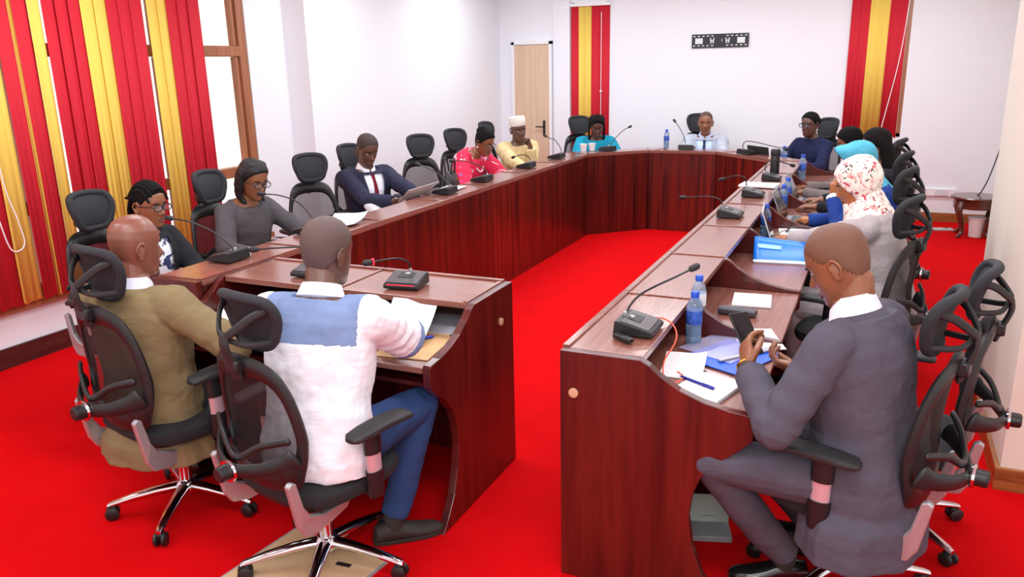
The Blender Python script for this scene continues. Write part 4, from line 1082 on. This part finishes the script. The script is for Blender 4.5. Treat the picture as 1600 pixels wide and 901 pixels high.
# palette for people
M_hairb = mat('hair_black', (15, 13, 14), .8, spec=.15, bump=.4, bscale=400)
M_hairs = mat('hair_stubble', (84, 60, 52), .7, bump=.3, bscale=700)
M_hairg = mat('hair_grizzled', (62, 50, 47), .8, bump=.3, bscale=700)
M_wig = mat('hair_bob', (27, 24, 28), .5, spec=.35, bump=.6, bscale=40, stretch=(5, 5, .5))
M_lips = mat('lips', (110, 62, 56), .4)
M_trk = mat('trousers_dark', (34, 34, 42), .8)
M_sole = mat('sole', (40, 34, 30), .7); M_sock = mat('sock', (52, 46, 42), .9)
mat('shoe_black', (20, 20, 22), .25, coat=.5); mat('shoe_brown', (44, 36, 32), .7)
S_dark = skin('skin_deep', (98, 66, 54)); S_mid = skin('skin_brown', (138, 86, 58)); S_warm = skin('skin_warm', (176, 108, 64)); S_red = skin('skin_reddish', (126, 76, 60))
ZT = .745   # wrist height resting on the desks
def cl(name, rgb, **k):
    a = dict(fold=.16, rough=.85, bump=.12, bscale=420, var=.07, vscale=16, spec=.25); a.update(k); return mat(name, rgb, **a)
C_white = cl('shirt_white', (232, 234, 242)); C_pale = cl('shirt_paleblue', (196, 214, 242))
# 1 bald man in olive
def hand_pair(r, l): return dict(rh=r, lh=l)
JK = (.078, .070, .064, .058, .050)
q = person('bald man in an olive jacket with clasped hands, seen from behind', 0, 0, 6, S_red, {'legs': cl('trousers_charcoal', (40, 38, 42))}, lean=-7, slump=13, hy=.0, head=(-22, 6, 0), headat=(-2.60, 2.16, 1.148), vox=.0048, sc=1.0,
    rh=(-2.43, 2.36, .775), lh=(-2.57, 2.38, .765), rf=((-.75, .6, -.12), (.35, .2, .9)), lf=((.75, .55, -.1), (-.2, .1, .95)), rhint=(1, -.1, -.55), lhint=(-1, -.1, -.5), rcurl=(.7, .75, .8, .85), lcurl=(.5, .55, .6, .65), belly=.02)
C_ol = cl('jacket_olive', (128, 112, 80))
top(q, 'jacket', C_ol, .032, -.09, arm=JK, disp=.016, belly=.02, pad=.03, skirt=(215, 372, -.19))
collar(q, 'shirt_collar', cl('collar_pale', (206, 210, 224)), .061, .036); collar(q, 'jacket_collar', C_ol, .070, .016, .505, .5, th=.012)
# 2 man in white shirt
q = person('man in a white shirt with a blue shoulder yoke, seen from behind', 0, 0, 12, S_dark, {'legs': cl('jeans', (42, 66, 112), var=.2, vscale=9), 'legname': 'jeans', 'footdir': {1: (.72, .69, 0)}}, lean=7, slump=15, head=(-20, 8, 0), headat=(-1.745, 2.24, 1.172), vox=.0048, sc=1.02,
    rh=(-1.75, 2.57, .775), lh=(-2.0, 2.6, .775), rf=((-.75, .6, 0), (.1, .2, 1)), lf=((.2, 1, 0), (0, 0, 1)), rhint=(1, .1, -.5), lhint=(-1, 0, -.6), knees=((-1.535, 2.47, .535), (-1.98, 2.50, .53)), feet=((-1.60, 2.33, .09), (-2.05, 2.45, .085)), shoe='shoe_brown')
C_yoke = cl('yoke_blue', (118, 138, 176))
def yk(c, n, q=q):
    A, B = q.T((0, 0, .30)), q.T((0, 0, .47)); ax = (B-A).normalized()
    u = (c-q.T((0, 0, .355))).dot(ax)
    if u > 0 and abs(c.x) < .172 and u < .2: return 1
    for s in (-1, 1):
        S, E = q.SH[s], q.E[s]; d = (E-S).normalized(); k = (c-S).dot(d)/(E-S).length
        if k > .80 and c.z > E.z-.09 and abs(c.x) > .16 and (c-lerp(S, E, k)).length < .12 and k < 1.1: return 1
    return 0
top(q, 'shirt', [C_white, C_yoke], .030, -.09, .46, arm=(.080, .076, .07, .06, .05), disp=.020, index=yk, smooth=4)
collar(q, 'shirt_collar', C_white, .064, .040)
hair_cap(q, mat('hair_grey_stubble', (88, 70, 66), .6, bump=.3, bscale=700), .0016, .0)
# 3 woman with locs
q = person('woman with locs and spectacles in a black jacket', 0, 0, -86, S_mid, {'legs': M_trk}, lean=2, slump=10, head=(-2, 6, 0), headat=(-3.46, 3.00, 1.13), fem=True, sc=.95, rh=(-3.16, 2.82, .76), lh=(-3.14, 3.08, .76), rf=((1, .2, 0), (0, 0, 1)), lf=((1, -.2, 0), (0, 0, 1)))
C_bj = cl('jacket_black', (30, 30, 36)); C_pt = pattern('top_white_navy', (226, 230, 238), [((36, 48, 96), 14, .52)])
top(q, 'blouse', C_pt, .012, -.05, .9, arm=(.052, .050, .046, .041, .037), fs=.93); top(q, 'jacket', C_bj, .024, -.12, fs=.93, post=front_v(q, .075, zbot=.02))
def rows(mb, q, n=9, r=.0075):
    for k in range(n):
        x_ = (-1+2*k/(n-1))*.066
        pts = [(x_*1.05, y_, .008+.132*sqrt(max(.05, 1-(x_/.086)**2-((y_+.008)/.112)**2))) for y_ in [.068-.017*i for i in range(11)]]
        mb.tube([q.HP(p_) for p_ in pts], r, 7)
def locs(mb, q=q):
    rows(mb, q)
    for k in range(16):
        a = pi*(.08+.84*k/15); s = cos(a); b = sin(a)
        pts = curve([(s*.062, -.02-.04*b, .085), (s*.083, -.05-.03*b, .03), (s*.07, -.085-.01*b, -.04), (s*.05, -.10, -.10), (s*.045, -.10, -.15)], 4)
        mb.tube([q.HP(p_) for p_ in pts], .0095, 7)
hair_cap(q, M_hairb, .004, 0, locks=locs, name='locs'); glasses(q, M_blk); earring(q, M_chrome, -1, .009); earring(q, M_chrome, 1, .009)
# 4 woman in grey suit with bob
q = person('woman in a dark grey suit with a shoulder length bob', 0, 0, -92, S_mid, {'legs': cl('suit_grey', (76, 72, 76))}, lean=8, slump=12, head=(-8, 20, 0), headat=(-3.50, 3.83, 1.15), fem=True, sc=.98,
    rh=(-3.22, 3.50, .765), lh=(-3.12, 4.02, .79), rf=((.9, .35, -.05), (0, 0, 1)), lf=((.9, -.3, 0), (0, 0, 1)))
top(q, 'suit_jacket', MATS['suit_grey'], .026, -.10, fs=.95, arm=(.068, .062, .058, .052, .046), belly=.015, disp=.014)
MB().ball(q.T((0, .155, .27)), .012, n=8).build('button', M_blk, q.t)
def bob(mb, q=q):
    for k in range(26):
        a = pi*(-.12+1.24*k/25); s = cos(a); b = sin(a)
        pts = curve([(s*.05, .01-.04*b, .11), (s*.088, -.005-.085*b*(1 if b > 0 else .3), .05), (s*.097, -.0-.095*b*(1 if b > 0 else -.2), -.03), (s*.092, .004-.09*b*(1 if b > 0 else -.3), -.10), (s*.078, .012-.075*b, -.135)], 4)
        mb.tube([q.HP(p_) for p_ in pts], [.017]*10+[.015]*4+[.012]*3, 8)
hair_cap(q, M_wig, .013, 0, locks=bob, disp=.006); glasses(q, M_blk)
# 5 man in navy suit
q = person('man in a navy suit and dark red tie reading a sheet', 0, 0, -112, S_dark, {'legs': cl('suit_navy', (42, 44, 66))}, lean=-4, slump=10, head=(-6, 24, 0), headat=(-3.74, 5.42, 1.165), sc=1.02,
    rh=(-3.36, 5.20, .80), lh=(-3.20, 5.36, .80), rf=((.9, -.2, .2), (0, .5, .8)), lf=((.9, -.4, .2), (.2, .6, .7)), rcurl=(.8, .8, .9, .9), lcurl=(.8, .8, .9, .9))
top(q, 'shirt', C_white, .014, -.06, .9, arm=(.052, .050, .046, .041, .037)); top(q, 'suit_jacket', MATS['suit_navy'], .030, -.14, arm=JK, post=front_v(q, .095, zbot=-.02), pad=.08)
lapels(q, MATS['suit_navy'], .095, -.02, .03); tie(q, cl('tie_maroon', (118, 26, 42), var=.25, vscale=70), .02, .485, .016); collar(q, 'shirt_collar', C_white, .061, .04, open_=.15)
hair_cap(q, M_hairg, .0025)
# 6 woman in red florals
q = person('woman in a bright red floral dress bent over her papers in the left row', 0, 0, -100, S_mid, {'legs': cl('dress_red', (214, 26, 70))}, lean=20, slump=24, head=(-4, 20, 0), headat=(-3.38, 6.82, 1.10), fem=True, sc=.97,
    rh=(-3.22, 6.52, .765), lh=(-3.10, 6.86, .765), rf=((.9, .3, 0), (0, 0, 1)), lf=((.8, -.5, 0), (0, 0, 1)))
C_fl = pattern('dress_floral', (216, 28, 72), [((250, 190, 205), 9, .60), ((110, 90, 180), 13, .66), ((245, 225, 235), 17, .70)])
top(q, 'dress', C_fl, .030, -.10, .74, fs=.97, arm=(.082, .085, .085, .075, .07), disp=.018)
hair_cap(q, M_hairb, .012, -.004, disp=.006, name='hair', locks=lambda mb, q=q: mb.ball(q.HP((0, -.06, .10)), (.055, .06, .045)))
glasses(q, M_blk); earring(q, M_white, -1, .008); earring(q, M_white, 1, .008)
MB().tube([q.T((.075*cos(a), .10*sin(a)+.02+.03*max(0, sin(a)), .50-.09*max(0, sin(a)))) for a in [2*pi*k/30 for k in range(30)]], .006, 8, closed=True).build('necklace', M_white, q.t)
# 7 man in white cap
q = person('man in a cream kaftan and white cap resting his chin on his hand', 0, 0, -128, S_dark, {'legs': cl('kaftan', (220, 196, 144))}, lean=2, slump=12, side=.12, head=(-4, 8, 6), headat=(-3.52, 7.92, 1.13), sc=.99,
    rh=(-3.28, 7.52, .77), lh=(-3.375, 7.90, .955), rf=((.8, -.3, 0), (0, 0, 1)), lf=((-.30, .03, .95), (.62, .70, .3)), lhint=(.35, .6, -1), lcurl=(1.1, 1.2, 1.3, 1.3))
top(q, 'kaftan', MATS['kaftan'], .030, -.12, arm=(.082, .078, .072, .064, .056), belly=.03, disp=.018)
MB().tube([q.T((x_, sqrt(max(.0, 1-(x_/.21)**2))*.153+.004, .33)) for x_ in [-.14+.028*k for k in range(11)]], .0055, 6).build('dark_piping', M_blk, q.t)
MB().box(q.T((.10, .155, .22)), (.010, .01, .07)).build('pocket_pen', M_blk, q.t)
mb = MB(); tl = Matrix.Rotation(rad(10), 3, 'X')
mb.loft([[q.HP(tl @ V((.0845*k_*cos(2*pi*j/30), .104*k_*sin(2*pi*j/30)-.006, z_))) for j in range(30)] for k_, z_ in ((.98, .042), (1.02, .047), (1.03, .09), (1.0, .128), (.93, .139), (.5, .143), (.1, .143))])
mb.build('kofia_cap', mat('cap_white', (240, 234, 226), .85, bump=.6, bscale=160, var=.06, vscale=90), q.t)
# 8 woman in turquoise
q = person('woman in a turquoise top with long braids looking down at the far left bend', 0, 0, -150, S_dark, {'legs': cl('top_turquoise', (22, 142, 172))}, lean=6, slump=16, head=(-6, 26, 0), headat=(-2.92, 8.76, 1.11), fem=True, sc=.96)
top(q, 'blouse', MATS['top_turquoise'], .028, -.08, .8, fs=.96, arm=(.076, .075, .07, .062, .055), disp=.016)
def braids(mb, q=q):
    rows(mb, q, 8, .008)
    for s in (-1, 1):
        for k in range(8):
            w_ = .004*k
            pts = curve([(s*(.02+w_), .03-.014*k, .125-.002*k), (s*(.076+.002*k), .0-.012*k, .06), (s*(.090), -.005-.012*k, -.04), (s*.092, .02-.014*k, -.13), (s*.085, .04-.014*k, -.22)], 4)
            mb.tube([q.HP(p_) for p_ in pts], .0095, 7)
hair_cap(q, M_hairb, .004, 0, locks=braids, name='braids')
mb = MB()
for k in range(4): mb.tube([q.HP((-.05+.033*k, .065, .085)), q.HP((-.045+.03*k, .03, .128)), q.HP((-.04+.026*k, -.03, .135))], .0016, 5)
mb.build('parting_lines', M_hairg, q.t)
# 9 man in pale suit
q = person('man in a pale grey suit with a dark tie', 0, 0, 186, S_mid, {'legs': cl('suit_pale', (176, 182, 196))}, lean=-2, slump=10, head=(2, 4, 0), headat=(-1.80, 9.24, 1.12), sc=.98)
top(q, 'shirt', C_pale, .014, -.06, .9, arm=(.052, .050, .046, .041, .037)); top(q, 'suit_jacket', MATS['suit_pale'], .030, -.12, arm=JK, post=front_v(q, .10, zbot=-.02), pad=.08)
lapels(q, MATS['suit_pale'], .10, -.02, .03); tie(q, cl('tie_navy', (52, 62, 98), var=.4, vscale=60), .02, .485, .016); collar(q, 'shirt_collar', C_pale, .061, .04, open_=.15)
hair_cap(q, M_hairs, .0018, .012)
# 10 woman in navy
q = person('woman in navy with dark framed spectacles and swept back hair', 0, 0, 146, S_dark, {'legs': cl('dress_navy', (26, 32, 66))}, lean=4, slump=8, head=(0, 2, 0), headat=(-.66, 8.80, 1.145), fem=True, sc=1.0)
top(q, 'blouse', MATS['dress_navy'], .024, -.10, fs=.96, arm=(.068, .062, .056, .05, .044), neck=.545)
hair_cap(q, M_hairb, .009, 0, locks=lambda mb, q=q: mb.ball(q.HP((0, -.10, .03)), (.05, .04, .05))); glasses(q, M_blk, .0034, .028, .019)
for s in (-1, 1): earring(q, M_chrome, s, .010, -.05)
# 11 person in grey at the back of the right row
q = person('person with dark hair and a grey top, mostly hidden behind the turquoise headscarf', 0, 0, 92, S_mid, {'legs': M_trk}, lean=4, slump=14, head=(6, 14, 0), headat=(-.215, 6.95, 1.14), fem=True, sc=.98)
top(q, 'jacket', cl('jacket_taupe', (120, 108, 106)), .024, -.1, fs=.96)
hair_cap(q, M_hairb, .014, -.01, locks=lambda mb, q=q: mb.ball(q.HP((0, -.06, -.02)), (.075, .07, .09)), disp=.01)
# 12 woman with long dark braids
q = person('woman in black with long dark braids down her back, behind the turquoise headscarf', 0, 0, 88, S_mid, {'legs': M_trk}, lean=2, slump=12, head=(4, 8, 0), headat=(-.02, 6.28, 1.185), fem=True, sc=1.0)
top(q, 'jacket', C_bj, .024, -.1, fs=.96)
def long_(mb, q=q):
    for k in range(18):
        a = pi*(.02+.96*k/17); s = cos(a); b = sin(a)
        pts = curve([(s*.05, -.0-.03*b, .11), (s*.088, -.02-.07*b, .04), (s*.09, -.03-.085*b, -.06), (s*.09, -.045-.085*b, -.18), (s*.085, -.06-.08*b, -.30), (s*.08, -.07-.07*b, -.42)], 4)
        mb.tube([q.HP(p_) for p_ in pts], .013, 7)
hair_cap(q, mat('hair_darkbrown', (22, 15, 15), .8, spec=.15, bump=.5, bscale=300), .013, -.004, locks=long_, name='braids')
# 13 turquoise headscarf
q = person('woman in a turquoise headscarf and navy blazer with one hand raised to her face', 0, 0, 90, S_warm, {'legs': M_trk}, lean=10, slump=14, head=(6, 16, 0), headat=(-.10, 5.36, 1.17), fem=True, sc=1.0,
    lh=(-.235, 5.46, .945), lf=((-.1, .0, 1), (-.85, -.5, 0)), lhint=(-.3, .3, -1), lcurl=(.4, .5, .7, .9), rh=(-.40, 5.55, .765))
C_nb = cl('blazer_navy', (30, 60, 136)); top(q, 'blazer', C_nb, .022, -.1, fs=.96, arm=(.066, .060, .056, .050, .045))
S, E, W = q.SH[-1], q.E[-1], q.W[-1]; d = (W-E).normalized()
MB().tube([lerp(E, W, .86), lerp(E, W, .98)], [.046, .045], 18, rnd=False).build('white_cuff', C_white, q.t)
scarf(q, cl('scarf_turquoise', (82, 174, 202)), .018, brim=.055)
# 14 floral headscarf
q = person('woman in a floral cream headscarf and grey jacket writing in the right row', 0, 0, 80, S_warm, {'legs': cl('jacket_dove', (176, 166, 168))}, lean=8, slump=16, head=(4, 20, 0), headat=(-.09, 4.58, 1.15), fem=True, sc=1.03,
    lh=(-.43, 4.90, .77), lf=((-.9, .25, 0), (0, -.2, 1)), rh=(-.36, 4.98, .77), rf=((-.9, -.3, 0), (0, 0, 1)), lcurl=(.7, .8, .9, 1.0), rcurl=(.5, .6, .7, .8), lhint=(-.2, -.8, -.6))
top(q, 'jacket', MATS['jacket_dove'], .026, -.12, fs=.98, arm=(.072, .066, .060, .054, .046), disp=.015)
scarf(q, pattern('scarf_floral', (238, 224, 214), [((226, 160, 150), 20, .60), ((190, 50, 80), 30, .60), ((70, 40, 50), 42, .615)]), .020, drape=((.60, .095, .095), (.55, .115, .108), (.50, .142, .122), (.44, .150, .128), (.40, .12, .12)), back=.022, disp=.016)
MB().tube([q.HP((.03, .10, -.02)), q.HP((.0, .12, -.02))], .002, 6) if False else None
pp = pen('slim pen held by the woman in the floral headscarf', -.50, 4.93, 2.4, mat('pen_silver', (210, 200, 190), .3), ZW+.07, .5)
# 15 man with the phone
q = person('man in a dark grey suit looking at his phone, nearest on the right', 0, 0, 66, S_mid, {'legs': cl('suit_charcoal', (80, 76, 88)), 'footdir': {-1: (-.85, -.3, 0), 1: (-.8, .2, 0)}}, lean=2, slump=17, head=(8, 30, 0), headat=(-.08, 2.645, 1.172), vox=.0046, sc=1.03,
    lh=(-.325, 2.545, .825), lf=((-.25, .72, .65), (-.80, -.50, .1)), rh=(-.16, 2.66, .80), rf=((-.95, .18, .1), (.1, -.5, -.85)), lcurl=(.5, .6, .7, .8), rcurl=(.6, .65, .7, .8), lhint=(-.62, -.42, -.62), rhint=(.2, .5, -1), lthumb=.8,
    knees=((-.42, 2.90, .52), (-.42, 2.44, .535)), feet=((-.12, 2.90, .10), (-.17, 2.63, .10)))
C_ch = MATS['suit_charcoal']
top(q, 'suit_jacket', C_ch, .034, -.09, arm=(.072, .069, .066, .060, .052), disp=.016, pad=.04, skirt=(120, 300, -.24))
collar(q, 'shirt_collar', C_white, .063, .050, z=.522); collar(q, 'jacket_collar', C_ch, .074, .018, .502, .5, th=.014)
hair_cap(q, mat('hair_shaved', (108, 70, 50), .5, bump=.3, bscale=700), .0012, .0)
w_ = lerp(q.E[-1], q.W[-1], 1.04); d = (q.W[-1]-q.E[-1]).normalized(); qq = d.to_track_quat('Z', 'Y').to_matrix()
MB().lathe([(.030, -.006), (.034, -.004), (.034, .004), (.030, .006)], w_, 24, qq).build('bracelet', M_brass, q.t)
MB().lathe([(.031, -.006), (.036, -.004), (.036, .004), (.031, .006)], w_-d*.014, 24, qq).build('bead_bracelet', mat('beads_brown', (70, 48, 34), .5), q.t)
w2 = lerp(q.E[1], q.W[1], .93); d2 = (q.W[1]-q.E[1]).normalized()
C_ = V((-.352, 2.66, .905)); n_ = (V((-.07, 2.42, 1.22))-C_).normalized(); a_ = (V((-.1, .12, 1))-n_*n_.dot(V((-.1, .12, 1)))).normalized(); b_ = a_.cross(n_)
t = thing('phone', 'dark phone held in the hand of the man in the grey suit', 'phone', C_)
t.rotation_euler = Matrix((b_, a_, n_)).transposed().to_euler()
MB().box((0, 0, 0), (.076, .158, .008)).build('phone_body', M_blk, t, bevel=.003); MB().box((0, 0, .0046), (.071, .152, .001)).build('screen', M_scr, t)
